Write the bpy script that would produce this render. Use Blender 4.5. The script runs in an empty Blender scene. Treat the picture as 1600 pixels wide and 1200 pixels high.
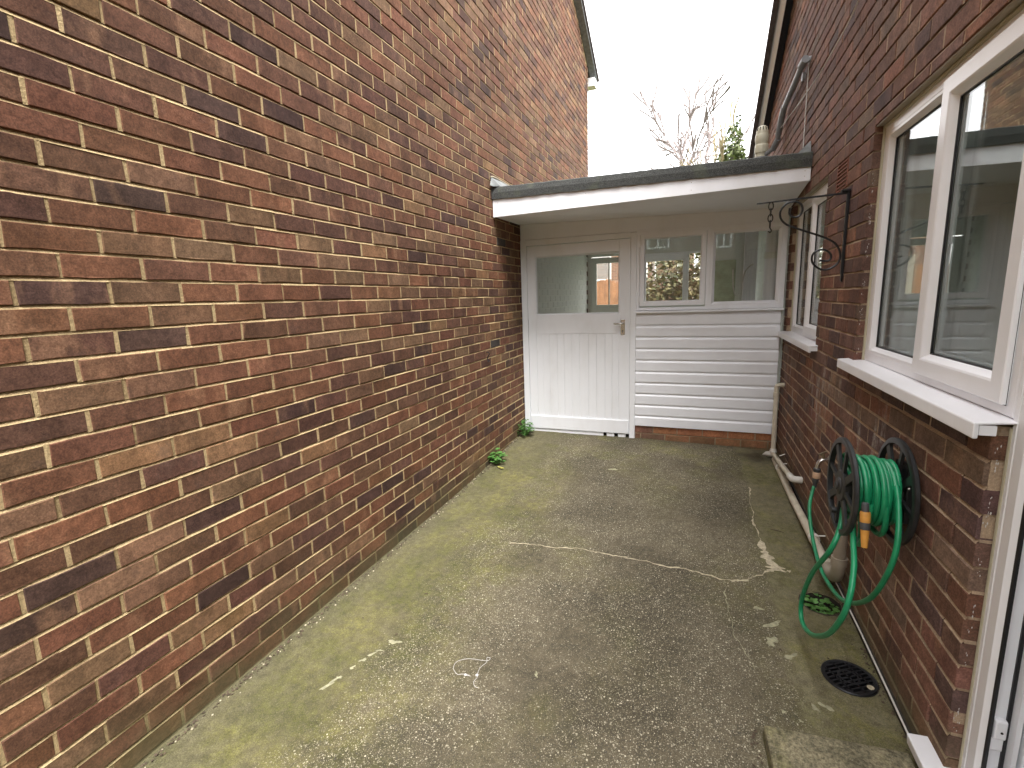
import bpy, math, random
import numpy as np
from mathutils import Matrix, Vector
random.seed(11)
rng = np.random.default_rng(5)
S = bpy.context.scene
C = S.collection

# ------------------------------------------------------------------ camera
CAM = np.array([1.6813, 0.0, 1.404])
YAW, PITCH, ROLL, FPX = .3664, .1758, -.0335, 751.66
_F = np.array([-math.sin(YAW)*math.cos(PITCH), math.cos(YAW)*math.cos(PITCH), -math.sin(PITCH)])
_R = np.array([math.cos(YAW), math.sin(YAW), 0.0]); _U = np.cross(_R, _F)
CR = math.cos(ROLL)*_R + math.sin(ROLL)*_U
CU = -math.sin(ROLL)*_R + math.cos(ROLL)*_U
CF = _F
cam = bpy.data.cameras.new('camera'); cam_o = bpy.data.objects.new('camera', cam); C.objects.link(cam_o)
cam.sensor_fit = 'HORIZONTAL'; cam.sensor_width = 36.0; cam.lens = 36.0*FPX/1600.0
cam.clip_start = 0.02; cam.clip_end = 2000
m = Matrix.Identity(4)
for i in range(3):
    m[i][0], m[i][1], m[i][2], m[i][3] = CR[i], CU[i], -CF[i], CAM[i]
cam_o.matrix_world = m
S.camera = cam_o

# ------------------------------------------------------------------ world, sun, exposure
SUN_EL, SUN_ROT = math.radians(50), math.radians(150)
w = bpy.data.worlds.new('World'); S.world = w; w.use_nodes = True
nt = w.node_tree; nt.nodes.clear()
sky = nt.nodes.new('ShaderNodeTexSky'); sky.sky_type = 'NISHITA'; sky.sun_disc = False
sky.sun_elevation = SUN_EL; sky.sun_rotation = SUN_ROT; sky.dust_density = 4.0; sky.air_density = 1.0
hsv = nt.nodes.new('ShaderNodeHueSaturation'); hsv.inputs['Saturation'].default_value = 0.12
mixw = nt.nodes.new('ShaderNodeMixRGB'); mixw.inputs[0].default_value = 0.75
mixw.inputs[2].default_value = (9.2, 9.2, 9.3, 1)          # even cloud cover
bg = nt.nodes.new('ShaderNodeBackground'); bg.inputs['Strength'].default_value = 0.097
wo = nt.nodes.new('ShaderNodeOutputWorld')
nt.links.new(sky.outputs[0], hsv.inputs['Color']); nt.links.new(hsv.outputs[0], mixw.inputs[1])
nt.links.new(mixw.outputs[0], bg.inputs['Color']); nt.links.new(bg.outputs[0], wo.inputs['Surface'])
sun = bpy.data.lights.new('sun', 'SUN'); sun.energy = 1.35; sun.angle = math.radians(26); sun.color = (1, .975, .95)
sun_o = bpy.data.objects.new('sun', sun); C.objects.link(sun_o)
# sun stands behind the camera, high, veiled by cloud
_sd = Vector((0.28, -0.55, 1.35)).normalized()
sun_o.rotation_euler = _sd.to_track_quat('Z', 'Y').to_euler()
S.view_settings.view_transform = 'Standard'; S.view_settings.look = 'None'
S.view_settings.gamma = 1.0; S.view_settings.use_curve_mapping = False
S.view_settings.exposure = 2.42
S.cycles.max_bounces = 8; S.cycles.diffuse_bounces = 4; S.cycles.glossy_bounces = 4
S.cycles.transparent_max_bounces = 16; S.cycles.caustics_reflective = False; S.cycles.caustics_refractive = False
S.cycles.sample_clamp_indirect = 4.0

# ------------------------------------------------------------------ materials
class N:
    """small node-graph helper"""
    def __init__(s, name):
        s.m = bpy.data.materials.new(name); s.m.use_nodes = True
        s.t = s.m.node_tree; s.t.nodes.clear()
        s.out = s.t.nodes.new('ShaderNodeOutputMaterial')
        s.b = s.t.nodes.new('ShaderNodeBsdfPrincipled')
        s.t.links.new(s.b.outputs[0], s.out.inputs[0])
        s._p = None
    def L(s, a, b): s.t.links.new(a, b)
    def new(s, k): return s.t.nodes.new(k)
    def pos(s):
        if s._p is None: s._p = s.new('ShaderNodeNewGeometry').outputs['Position']
        return s._p
    def objc(s):
        return s.new('ShaderNodeTexCoord').outputs['Object']
    def mapv(s, v, scale=(1, 1, 1), loc=(0, 0, 0)):
        n = s.new('ShaderNodeMapping'); s.L(v, n.inputs['Vector'])
        n.inputs['Scale'].default_value = scale; n.inputs['Location'].default_value = loc
        return n.outputs[0]
    def noise(s, v, sc, det=3, rough=.55, out=0):
        n = s.new('ShaderNodeTexNoise'); s.L(v, n.inputs['Vector'])
        n.inputs['Scale'].default_value = sc; n.inputs['Detail'].default_value = det; n.inputs['Roughness'].default_value = rough
        return n.outputs[out]
    def vor(s, v, sc, feat='F1', out='Distance'):
        n = s.new('ShaderNodeTexVoronoi'); n.feature = feat; s.L(v, n.inputs['Vector']); n.inputs['Scale'].default_value = sc
        return n.outputs[out]
    def ramp(s, fac, a, b, ca=0.0, cb=1.0):
        n = s.new('ShaderNodeMapRange'); n.interpolation_type = 'SMOOTHSTEP'
        s.put(n.inputs[0], fac)
        n.inputs[1].default_value = a; n.inputs[2].default_value = b; n.inputs[3].default_value = ca; n.inputs[4].default_value = cb
        return n.outputs[0]
    def put(s, sock, v):
        if isinstance(v, (int, float)): sock.default_value = (v, v, v, 1) if sock.type == 'RGBA' else v
        elif isinstance(v, tuple): sock.default_value = (v + (1,)) if (len(v) == 3 and sock.type == 'RGBA') else v
        else: s.L(v, sock)
    def math(s, op, a, b=0.0, clamp=False):
        n = s.new('ShaderNodeMath'); n.operation = op; n.use_clamp = clamp
        s.put(n.inputs[0], a); s.put(n.inputs[1], b); return n.outputs[0]
    def mix(s, f, a, b, mode='MIX'):
        n = s.new('ShaderNodeMixRGB'); n.blend_type = mode
        s.put(n.inputs[0], f); s.put(n.inputs[1], a); s.put(n.inputs[2], b); return n.outputs[0]
    def sep(s, v):
        n = s.new('ShaderNodeSeparateXYZ'); s.L(v, n.inputs[0]); return n.outputs
    def bump(s, h, st=.3, d=.002, prev=None):
        n = s.new('ShaderNodeBump'); s.put(n.inputs['Height'], h)
        n.inputs['Strength'].default_value = st; n.inputs['Distance'].default_value = d
        if prev is not None: s.L(prev, n.inputs['Normal'])
        return n.outputs[0]
    def fin(s, col=None, rough=None, normal=None, metal=None, spec=None):
        if col is not None: s.put(s.b.inputs['Base Color'], col)
        if rough is not None: s.put(s.b.inputs['Roughness'], rough)
        if normal is not None: s.L(normal, s.b.inputs['Normal'])
        if metal is not None: s.b.inputs['Metallic'].default_value = metal
        if spec is not None: s.b.inputs['Specular IOR Level'].default_value = spec
        return s.m

def mat_plain(name, col, rough=.5, metal=0.0, var=.12, sc=6.0, bump=.1, bsc=60., spec=None, dirt=None, dirt_amt=.25):
    n = N(name); p = n.pos()
    f = n.noise(p, sc, 4)
    v = n.ramp(f, .25, .75, 1-var, 1+var*.6)
    c = n.mix(1.0, col, v, 'MULTIPLY')
    if dirt is not None:
        d = n.ramp(n.noise(n.mapv(p, (1, 1, .35)), 9, 6, .65), .52, .78, 0, dirt_amt)
        c = n.mix(d, c, dirt)
    nb = n.bump(n.noise(p, bsc, 3), bump, .002)
    return n.fin(c, rough, nb, metal, spec)

def mat_brick(name, source, algae=False):
    n = N(name); p = n.pos()
    if source == 'object':
        oi = n.new('ShaderNodeObjectInfo'); col = oi.outputs['Color']; rnd = oi.outputs['Alpha']
    else:
        at = n.new('ShaderNodeVertexColor'); at.layer_name = 'Col'; col = at.outputs['Color']; rnd = at.outputs['Alpha']
    off = n.new('ShaderNodeVectorMath'); off.operation = 'SCALE'; off.inputs[0].default_value = (37., 17., 53.); n.L(rnd, off.inputs['Scale'])
    add = n.new('ShaderNodeVectorMath'); add.operation = 'ADD'; n.L(p, add.inputs[0]); n.L(off.outputs[0], add.inputs[1])
    q = add.outputs[0]
    big = n.noise(n.mapv(q, (1, 1, .55)), 9, 2, .5)
    own = n.ramp(rnd, .02, .1)
    v = n.mix(own, 1.0, n.ramp(big, .2, .8, .74, 1.24))
    c = n.mix(1.0, col, v, 'MULTIPLY')
    # burnt-orange kiss marks and paler ends on part of the bricks
    pm = n.ramp(n.noise(n.mapv(q, (1.0, 1.0, .35)), 7.5, 3, .6), .52, .70)
    pm = n.math('MULTIPLY', pm, n.ramp(rnd, .45, .85, 0, .45))
    c = n.mix(pm, c, (.36, .20, .115))
    dm = n.ramp(n.noise(q, 16, 4, .65), .58, .74, 0, .32)
    c = n.mix(n.math('MULTIPLY', dm, n.ramp(rnd, .02, .1)), c, (.075, .048, .042))
    sp = n.noise(q, 190, 2, .7)
    c = n.mix(1.0, c, n.ramp(sp, .25, .8, .72, 1.32), 'MULTIPLY')
    pit = n.ramp(n.vor(q, 120), .0, .22, .55, 1)
    pit = n.mix(n.ramp(n.noise(q, 30, 1), .5, .6), 1.0, pit)
    c = n.mix(own, c, n.mix(1.0, c, pit, 'MULTIPLY'))
    c = n.mix(own, c, n.mix(1.0, c, n.ramp(n.noise(q, 46, 4, .75), .3, .7, .76, 1.26), 'MULTIPLY'))
    c = n.mix(own, c, n.mix(1.0, c, n.ramp(n.noise(n.mapv(p, (1, 1, .6)), .9, 4, .6), .3, .7, .84, 1.14), 'MULTIPLY'))
    fl_ = n.ramp(n.vor(q, 210), .0, .2, 1, 0)
    c = n.mix(n.math('MULTIPLY', n.math('MULTIPLY', fl_, own), n.ramp(n.noise(q, 21, 2), .46, .62, 0, .6)), c, (.34, .20, .11))
    # lime bloom
    bl = n.ramp(n.noise(n.mapv(p, (1, 1, .5)), 3.1, 6, .72), .60, .78, 0, .14)
    c = n.mix(n.math('MULTIPLY', bl, n.ramp(rnd, .02, .1)), c, (.42, .36, .31))
    if algae:
        x_, y_, z = n.sep(p)
        ef = n.ramp(n.noise(n.mapv(p, (1, 2.2, .45), (5, 2, 1)), 4.2, 6, .7), .54, .66, 0, .55)
        ef = n.math('MULTIPLY', ef, n.math('MULTIPLY', n.ramp(x_, 2.2, 2.3), n.math('MULTIPLY', n.ramp(z, 1.02, .9), n.ramp(z, .35, .55))))
        c = n.mix(n.math('MULTIPLY', ef, n.math('MULTIPLY', n.ramp(y_, 2.0, 2.3), n.ramp(n.noise(p, 40, 4, .7), .4, .6, .3, 1))), c, (.55, .52, .47))
        g = n.ramp(n.math('ADD', z, n.math('MULTIPLY', n.noise(p, 5, 4), .35)), .34, .06, 0, .62)
        c = n.mix(g, c, (.105, .105, .052))
    b1 = n.bump(n.noise(q, 55, 4, .6), .5, .003)
    b2 = n.bump(n.noise(q, 420, 2, .6), .45, .0012, b1)
    return n.fin(c, .86, b2, spec=.25)

def mat_mortar(name, col, dark, algae=False):
    n = N(name); p = n.pos()
    c = n.mix(n.ramp(n.noise(p, 4.5, 5, .65), .35, .7), col, dark)
    c = n.mix(1.0, c, n.ramp(n.noise(p, 160, 2, .7), .25, .8, .75, 1.2), 'MULTIPLY')
    if algae:
        z = n.sep(p)[2]
        g = n.ramp(n.math('ADD', z, n.math('MULTIPLY', n.noise(p, 5, 4), .3)), .32, .05, 0, .8)
        c = n.mix(g, c, (.10, .105, .05))
    nb = n.bump(n.noise(p, 130, 4, .7), .9, .004)
    return n.fin(c, .95, nb, spec=.15)

def mat_concrete():
    n = N('concrete'); p = n.pos(); X, Y, Z = n.sep(p)
    wob = n.math('MULTIPLY', n.math('SUBTRACT', n.noise(p, 2.2, 5, .6), .5), .55)
    xw = n.math('ADD', X, wob)
    base = n.mix(n.ramp(n.noise(p, 1.6, 6, .62), .32, .68), (.068, .057, .037), (.126, .106, .070))
    base = n.mix(n.ramp(n.noise(p, 11, 5, .7), .45, .75, 0, .55), base, (.056, .050, .035))
    # paler cement margins beside the walls
    lm = n.ramp(xw, .62, .22, 0, .8)
    base = n.mix(lm, base, (.108, .097, .056))
    rstrip = n.ramp(n.math('ADD', X, n.math('MULTIPLY', n.math('SUBTRACT', n.noise(p, 9, 4), .5), .12)), 2.05, 2.10)
    base = n.mix(rstrip, base, (.150, .132, .080))
    # moss
    fine = n.ramp(n.noise(p, 38, 4, .7), .35, .65)
    mL = n.math('MULTIPLY', n.ramp(xw, .98, .52), n.ramp(xw, -.10, .22))
    mL = n.math('MULTIPLY', mL, n.ramp(Y, 4.4, 3.5, .25, 1))
    mR = n.math('MULTIPLY', n.ramp(X, 1.85, 2.2), n.ramp(n.noise(p, 3.0, 4), .38, .6))
    mF = n.math('MULTIPLY', n.ramp(Y, 3.6, 4.2), n.ramp(n.noise(p, 2.4, 4), .45, .62))
    mN = n.math('MULTIPLY', n.ramp(n.noise(n.mapv(p, loc=(3, 7, 0)), 1.3, 5, .6), .5, .68), .55)
    ms = n.math('MAXIMUM', n.math('MAXIMUM', mL, mR), n.math('MAXIMUM', mF, mN))
    ms = n.math('MULTIPLY', ms, n.ramp(n.noise(p, 5.5, 5, .68), .30, .62, .35, 1))
    clump = n.math('MULTIPLY', n.ramp(n.noise(p, 17, 5, .75), .40, .58), n.ramp(n.noise(p, 75, 3, .8), .36, .56, .35, 1))
    ms = n.math('MULTIPLY', ms, n.math('ADD', n.math('MULTIPLY', clump, .62), .36))
    mosscol = n.mix(n.ramp(n.noise(p, 3.3, 3), .4, .62), (.092, .094, .024), (.165, .152, .046))
    c = n.mix(n.math('MULTIPLY', ms, .80), base, mosscol)
    c = n.mix(1.0, c, n.ramp(n.noise(p, 26, 4, .75), .3, .7, .78, 1.2), 'MULTIPLY')
    c = n.mix(1.0, c, n.ramp(n.noise(p, 260, 2, .8), .3, .7, .7, 1.3), 'MULTIPLY')
    # exposed aggregate
    def chips(sc, lo, hi, dens, seed):
        v = n.new('ShaderNodeTexVoronoi'); n.L(n.mapv(p, (1, 1, 0), (seed, seed*2.3, 0)), v.inputs['Vector']); v.inputs['Scale'].default_value = sc
        v.inputs['Randomness'].default_value = 1.0
        sc_ = n.new('ShaderNodeSeparateColor'); n.L(v.outputs['Color'], sc_.inputs[0])
        rad = n.math('MULTIPLY', n.ramp(sc_.outputs[0], 1-dens, 1.0), hi)
        on = n.ramp(n.math('SUBTRACT', rad, v.outputs['Distance']), 0.0, lo)
        return on, sc_.outputs[1]
    zone = n.math('MULTIPLY', n.math('SUBTRACT', 1.0, n.math('MULTIPLY', rstrip, .85)), n.ramp(xw, .30, .62, .12, 1))
    zone = n.math('MULTIPLY', zone, n.ramp(n.noise(p, 2.1, 4), .28, .55, .35, 1))
    c0 = c
    for sc, lo, hi, dens, seed, col in ((95, .05, .36, .34, 1.3, (.58, .53, .40)), (165, .06, .46, .45, 4.1, (.50, .45, .33)), (300, .08, .55, .6, 8.7, (.36, .33, .24)), (160, .06, .5, .4, 2.9, (.055, .052, .045))):
        on, r = chips(sc, lo, hi, dens, seed)
        f = n.math('MULTIPLY', n.math('MULTIPLY', on, zone), n.math('ADD', n.math('MULTIPLY', r, .55), .35))
        c = n.mix(f, c, col)
    # wet patch near the far right gully and rust at the near right
    dx = n.math('SUBTRACT', X, 2.25); dy = n.math('SUBTRACT', Y, 4.52)
    d = n.math('SQRT', n.math('ADD', n.math('MULTIPLY', dx, dx), n.math('MULTIPLY', dy, n.math('MULTIPLY', dy, 1.6))))
    wet = n.ramp(n.math('ADD', d, n.math('MULTIPLY', n.noise(p, 7, 4), .35)), .42, .26)
    c = n.mix(n.math('MULTIPLY', wet, .72), c, (.035, .03, .022))
    h = n.math('ADD', n.noise(p, 90, 5, .7), n.math('MULTIPLY', n.noise(p, 14, 3), .8))
    nb = n.bump(h, .8, .006)
    return n.fin(c, n.ramp(wet, 0, 1, .93, .45), nb, spec=.2)

def mat_glass(name, tint=(.93, .97, .95), refl=1.0, f0=.043):
    n = N(name); t = n.t; t.nodes.remove(n.b)
    tr = n.new('ShaderNodeBsdfTransparent'); tr.inputs[0].default_value = tint + (1,)
    gl = n.new('ShaderNodeBsdfGlossy'); gl.inputs['Roughness'].default_value = 0.004; gl.inputs[0].default_value = (refl, refl, refl, 1)
    nz = n.bump(n.noise(n.pos(), 1.7, 2), .05, .012); n.L(nz, gl.inputs['Normal'])
    ge = n.new('ShaderNodeNewGeometry'); dt = n.new('ShaderNodeVectorMath'); dt.operation = 'DOT_PRODUCT'
    n.L(ge.outputs['Normal'], dt.inputs[0]); n.L(ge.outputs['Incoming'], dt.inputs[1])
    cth = n.math('ABSOLUTE', dt.outputs['Value']); pw = n.math('POWER', n.math('SUBTRACT', 1.0, cth, True), 5.0)
    fr = n.math('ADD', n.math('MULTIPLY', pw, 1-f0), f0)
    mx = n.new('ShaderNodeMixShader'); n.L(fr, mx.inputs[0]); n.L(tr.outputs[0], mx.inputs[1]); n.L(gl.outputs[0], mx.inputs[2])
    n.L(mx.outputs[0], n.out.inputs[0]); return n.m

def mat_leaf(name, a, b):
    n = N(name); oi = n.new('ShaderNodeNewGeometry').outputs['Random Per Island']
    c = n.mix(oi, a, b)
    c = n.mix(1.0, c, n.ramp(n.noise(n.pos(), 60, 2), .3, .7, .8, 1.15), 'MULTIPLY')
    n.b.inputs['Subsurface Weight'].default_value = 0.0
    return n.fin(c, .5)

def mat_felt():
    n = N('roofing_felt'); p = n.pos()
    c = n.mix(n.ramp(n.noise(p, 170, 3, .75), .36, .70), (.026, .028, .028), (.13, .135, .128))
    c = n.mix(n.ramp(n.noise(p, 9, 4), .5, .7, 0, .5), c, (.11, .125, .085))
    sp = n.ramp(n.vor(p, 28), .0, .13, 1, 0)
    c = n.mix(n.math('MULTIPLY', sp, n.ramp(n.noise(p, 6, 2), .48, .6)), c, (.02, .02, .02))
    return n.fin(c, .95, n.bump(n.noise(p, 150, 4, .7), 1, .006))

def mat_paint(name, col, rough=.38, dirt=(.45, .42, .35)):
    n = N(name); p = n.pos()
    c = n.mix(n.ramp(n.noise(n.mapv(p, (1, 1, .4)), 4, 5, .6), .45, .8, 0, .22), col, dirt)
    c = n.mix(n.ramp(n.noise(p, 45, 5, .75), .66, .8, 0, .35), c, dirt)
    h = n.math('ADD', n.noise(n.mapv(p, (1, 1, .2)), 70, 3), n.math('MULTIPLY', n.noise(p, 8, 3), .7))
    return n.fin(c, n.ramp(n.noise(p, 12, 3), .3, .7, rough-.08, rough+.12), n.bump(h, .35, .002))

M = {}
M['brick_obj'] = mat_brick('brick', 'object', True)
M['brick_attr'] = mat_brick('brick_far', 'attr', True)
M['mortar_L'] = mat_mortar('mortar_buff', (.57, .43, .235), (.44, .325, .175), True)
M['mortar_R'] = mat_mortar('mortar_brown', (.48, .355, .24), (.33, .245, .17), True)
M['mortar_paint'] = mat_paint('painted_masonry', (.78, .80, .75), .6)
M['concrete'] = mat_concrete()
def mat_slab():
    n = N('paving_slab'); p = n.pos()
    c = n.mix(n.ramp(n.noise(p, 9, 5, .7), .38, .66), (.13, .116, .074), (.25, .22, .14))
    c = n.mix(n.ramp(n.noise(p, 4, 5, .65), .5, .68, 0, .6), c, (.20, .19, .06))
    c = n.mix(1.0, c, n.ramp(n.noise(p, 85, 3, .8), .3, .7, .55, 1.5), 'MULTIPLY')
    for sc, lo, col in ((90, .26, (.42, .40, .30)), (150, .3, (.05, .05, .04))):
        v = n.ramp(n.vor(p, sc), .0, lo, 1, 0); c = n.mix(n.math('MULTIPLY', v, n.ramp(n.noise(p, 35, 2), .48, .6, 0, .8)), c, col)
    return n.fin(c, .95, n.bump(n.noise(p, 110, 5, .75), 1, .006), spec=.2)
M['slab'] = mat_slab()
M['white'] = mat_paint('white_gloss_paint', (.87, .885, .92), .38, (.5, .48, .43))
M['white_d'] = mat_paint('white_door_paint', (.86, .88, .91), .42, (.5, .48, .43))
M['soffit'] = mat_paint('white_soffit_paint', (.85, .865, .90), .5, (.6, .58, .53))
M['clad'] = mat_plain('white_cladding', (.86, .88, .92), .4, var=.04, bump=.05)
M['upvc'] = mat_plain('white_upvc', (.84, .84, .86), .28, var=.04, sc=3, bump=.03, dirt=(.5, .46, .36), dirt_amt=.12)
M['seal'] = mat_plain('buff_sealant', (.42, .38, .27), .7)
M['gasket'] = mat_plain('black_gasket', (.012, .012, .014), .45)
M['spacer'] = mat_plain('spacer_bar', (.42, .50, .52), .35, .3, var=.05)
M['glass'] = mat_glass('double_glazing', (.92, .95, .94), 1.0, .062)
M['glass_old'] = mat_glass('old_glass', (.975, .975, .965), 1.0)
M['felt'] = mat_felt()
M['lead'] = mat_plain('lead', (.20, .21, .205), .55, .3, var=.3, sc=20, bump=.4)
M['black_iron'] = mat_plain('black_iron', (.012, .012, .014), .42, .2, bump=.3, bsc=150)
M['black_plastic'] = mat_plain('black_plastic', (.018, .019, .020), .42, var=.3, sc=30, bump=.15, dirt=(.10, .095, .08), dirt_amt=.35)
M['hose'] = mat_plain('green_hose', (.012, .25, .105), .32, var=.15, sc=30, bump=.05, dirt=(.07, .22, .12), dirt_amt=.3)
M['orange'] = mat_plain('orange_plastic', (.62, .29, .055), .45, var=.15, sc=40, dirt=(.35, .25, .15), dirt_amt=.3)
M['peach'] = mat_plain('faded_plastic', (.60, .40, .26), .5, var=.15, sc=40)
M['grey_pl'] = mat_plain('grey_plastic', (.06, .062, .065), .5, var=.1)
M['cream'] = mat_plain('cream_plastic_pipe', (.62, .56, .44), .42, var=.12, sc=10, bump=.1, dirt=(.30, .27, .17), dirt_amt=.45)
M['cream_w'] = mat_plain('pale_plastic_pipe', (.72, .70, .64), .4, var=.08, sc=10, dirt=(.4, .37, .28), dirt_amt=.3)
M['taupe'] = mat_plain('taupe_plastic_pipe', (.37, .32, .25), .45, var=.12, sc=12, dirt=(.2, .18, .12), dirt_amt=.4)
M['grey_pipe'] = mat_plain('grey_plastic_pipe', (.25, .26, .27), .45, var=.15, sc=12)
M['vent'] = mat_plain('vent_plastic', (.58, .56, .43), .45, var=.1)
M['chrome'] = mat_plain('worn_chrome', (.62, .60, .57), .25, .9, var=.2, sc=40)
M['brass'] = mat_plain('weathered_brass', (.35, .29, .2), .45, .8, var=.3, sc=60)
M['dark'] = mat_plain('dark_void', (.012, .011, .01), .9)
M['soil'] = mat_plain('wet_soil', (.035, .028, .02), .9, var=.4, sc=30, bump=.8)
M['dust'] = mat_plain('pale_dust', (.46, .40, .28), .95, var=.35, sc=60, bump=.8)
M['lichen'] = mat_plain('pale_patch', (.30, .285, .18), .95, var=.35, sc=50, bump=.6)
M['thread'] = mat_plain('white_thread', (.58, .56, .53), .8)
M['wire'] = mat_plain('grey_cable', (.62, .60, .56), .5)
M['leaf'] = mat_leaf('weed_leaf', (.055, .15, .025), (.10, .24, .05))
M['leaf_y'] = mat_leaf('yellow_leaf', (.45, .42, .08), (.5, .45, .12))
M['hedge'] = mat_leaf('hedge_leaf', (.035, .055, .016), (.20, .17, .085))
M['ivy'] = mat_leaf('ivy_leaf', (.05, .075, .02), (.16, .19, .07))
M['bark'] = mat_plain('bark', (.20, .165, .155), .9, var=.3, sc=8)
M['bark_y'] = mat_plain('pale_bark', (.33, .27, .16), .9, var=.3, sc=8)
M['tile'] = mat_plain('roof_tile', (.115, .095, .09), .85, var=.3, sc=12, bump=.4)
M['barge'] = mat_plain('white_barge', (.84, .84, .83), .4, var=.05)
M['black_verge'] = mat_plain('black_strip', (.018, .018, .024), .45)
M['debris'] = mat_plain('leaf_litter', (.085, .06, .038), .95, var=.5, sc=80)
M['plaster'] = mat_plain('white_plaster', (.78, .81, .84), .8, var=.03)
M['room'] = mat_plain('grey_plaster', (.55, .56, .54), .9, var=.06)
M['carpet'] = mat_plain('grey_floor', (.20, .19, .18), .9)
M['fence'] = mat_plain('orange_fence', (.33, .16, .08), .8, var=.3, sc=8)
M['post'] = mat_plain('concrete_post', (.42, .38, .31), .9)
M['grass'] = mat_plain('grass', (.06, .085, .025), .95, var=.4, sc=3, bump=.6)
M['green_panel'] = mat_plain('obscured_green_glass', (.36, .44, .30), .55, var=.25, sc=7)
M['air_brick'] = mat_plain('terracotta', (.23, .085, .05), .85, var=.25, sc=40, bump=.4)
M['greywood'] = mat_paint('grey_inner_frame', (.62, .64, .59), .5)

def far_brick(name, a, b, mort):
    n = N(name); p = n.pos()
    t = n.new('ShaderNodeTexBrick'); n.L(n.new('ShaderNodeTexCoord').outputs['UV'], t.inputs['Vector'])
    X, Y, Z = n.sep(p); cmb = n.new('ShaderNodeCombineXYZ'); n.L(n.math('ADD', X, Y), cmb.inputs[0]); n.L(Z, cmb.inputs[1])
    n.L(cmb.outputs[0], t.inputs['Vector']); t.inputs['Scale'].default_value = 1.0
    t.inputs['Brick Width'].default_value = .225; t.inputs['Row Height'].default_value = .075; t.inputs['Mortar Size'].default_value = .006
    t.inputs['Color1'].default_value = a + (1,); t.inputs['Color2'].default_value = b + (1,); t.inputs['Mortar'].default_value = mort + (1,)
    return n.fin(t.outputs[0], .9)
M['farbrick'] = far_brick('distant_brickwork', (.22, .10, .065), (.13, .07, .055), (.35, .28, .2))

# ------------------------------------------------------------------ mesh helpers
def link(name, mesh, mat, parent):
    o = bpy.data.objects.new(name, mesh); C.objects.link(o)
    if mat is not None:
        if len(mesh.materials) == 0: mesh.materials.append(M[mat] if isinstance(mat, str) else mat)
    if parent is not None:
        o.parent = parent
        if parent.type == 'EMPTY': o.matrix_parent_inverse = Matrix.Translation(-parent.location)
    return o
def thing(name, label, cat, loc, group=None):
    o = bpy.data.objects.new(name, None); C.objects.link(o); o.location = loc; o.empty_display_size = .1
    o['label'] = label; o['category'] = cat
    if group: o['group'] = group
    return o
def tag(o, label=None, cat=None, group=None, kind=None):
    if label: o['label'] = label
    if cat: o['category'] = cat
    if group: o['group'] = group
    if kind: o['kind'] = kind
    return o

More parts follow.
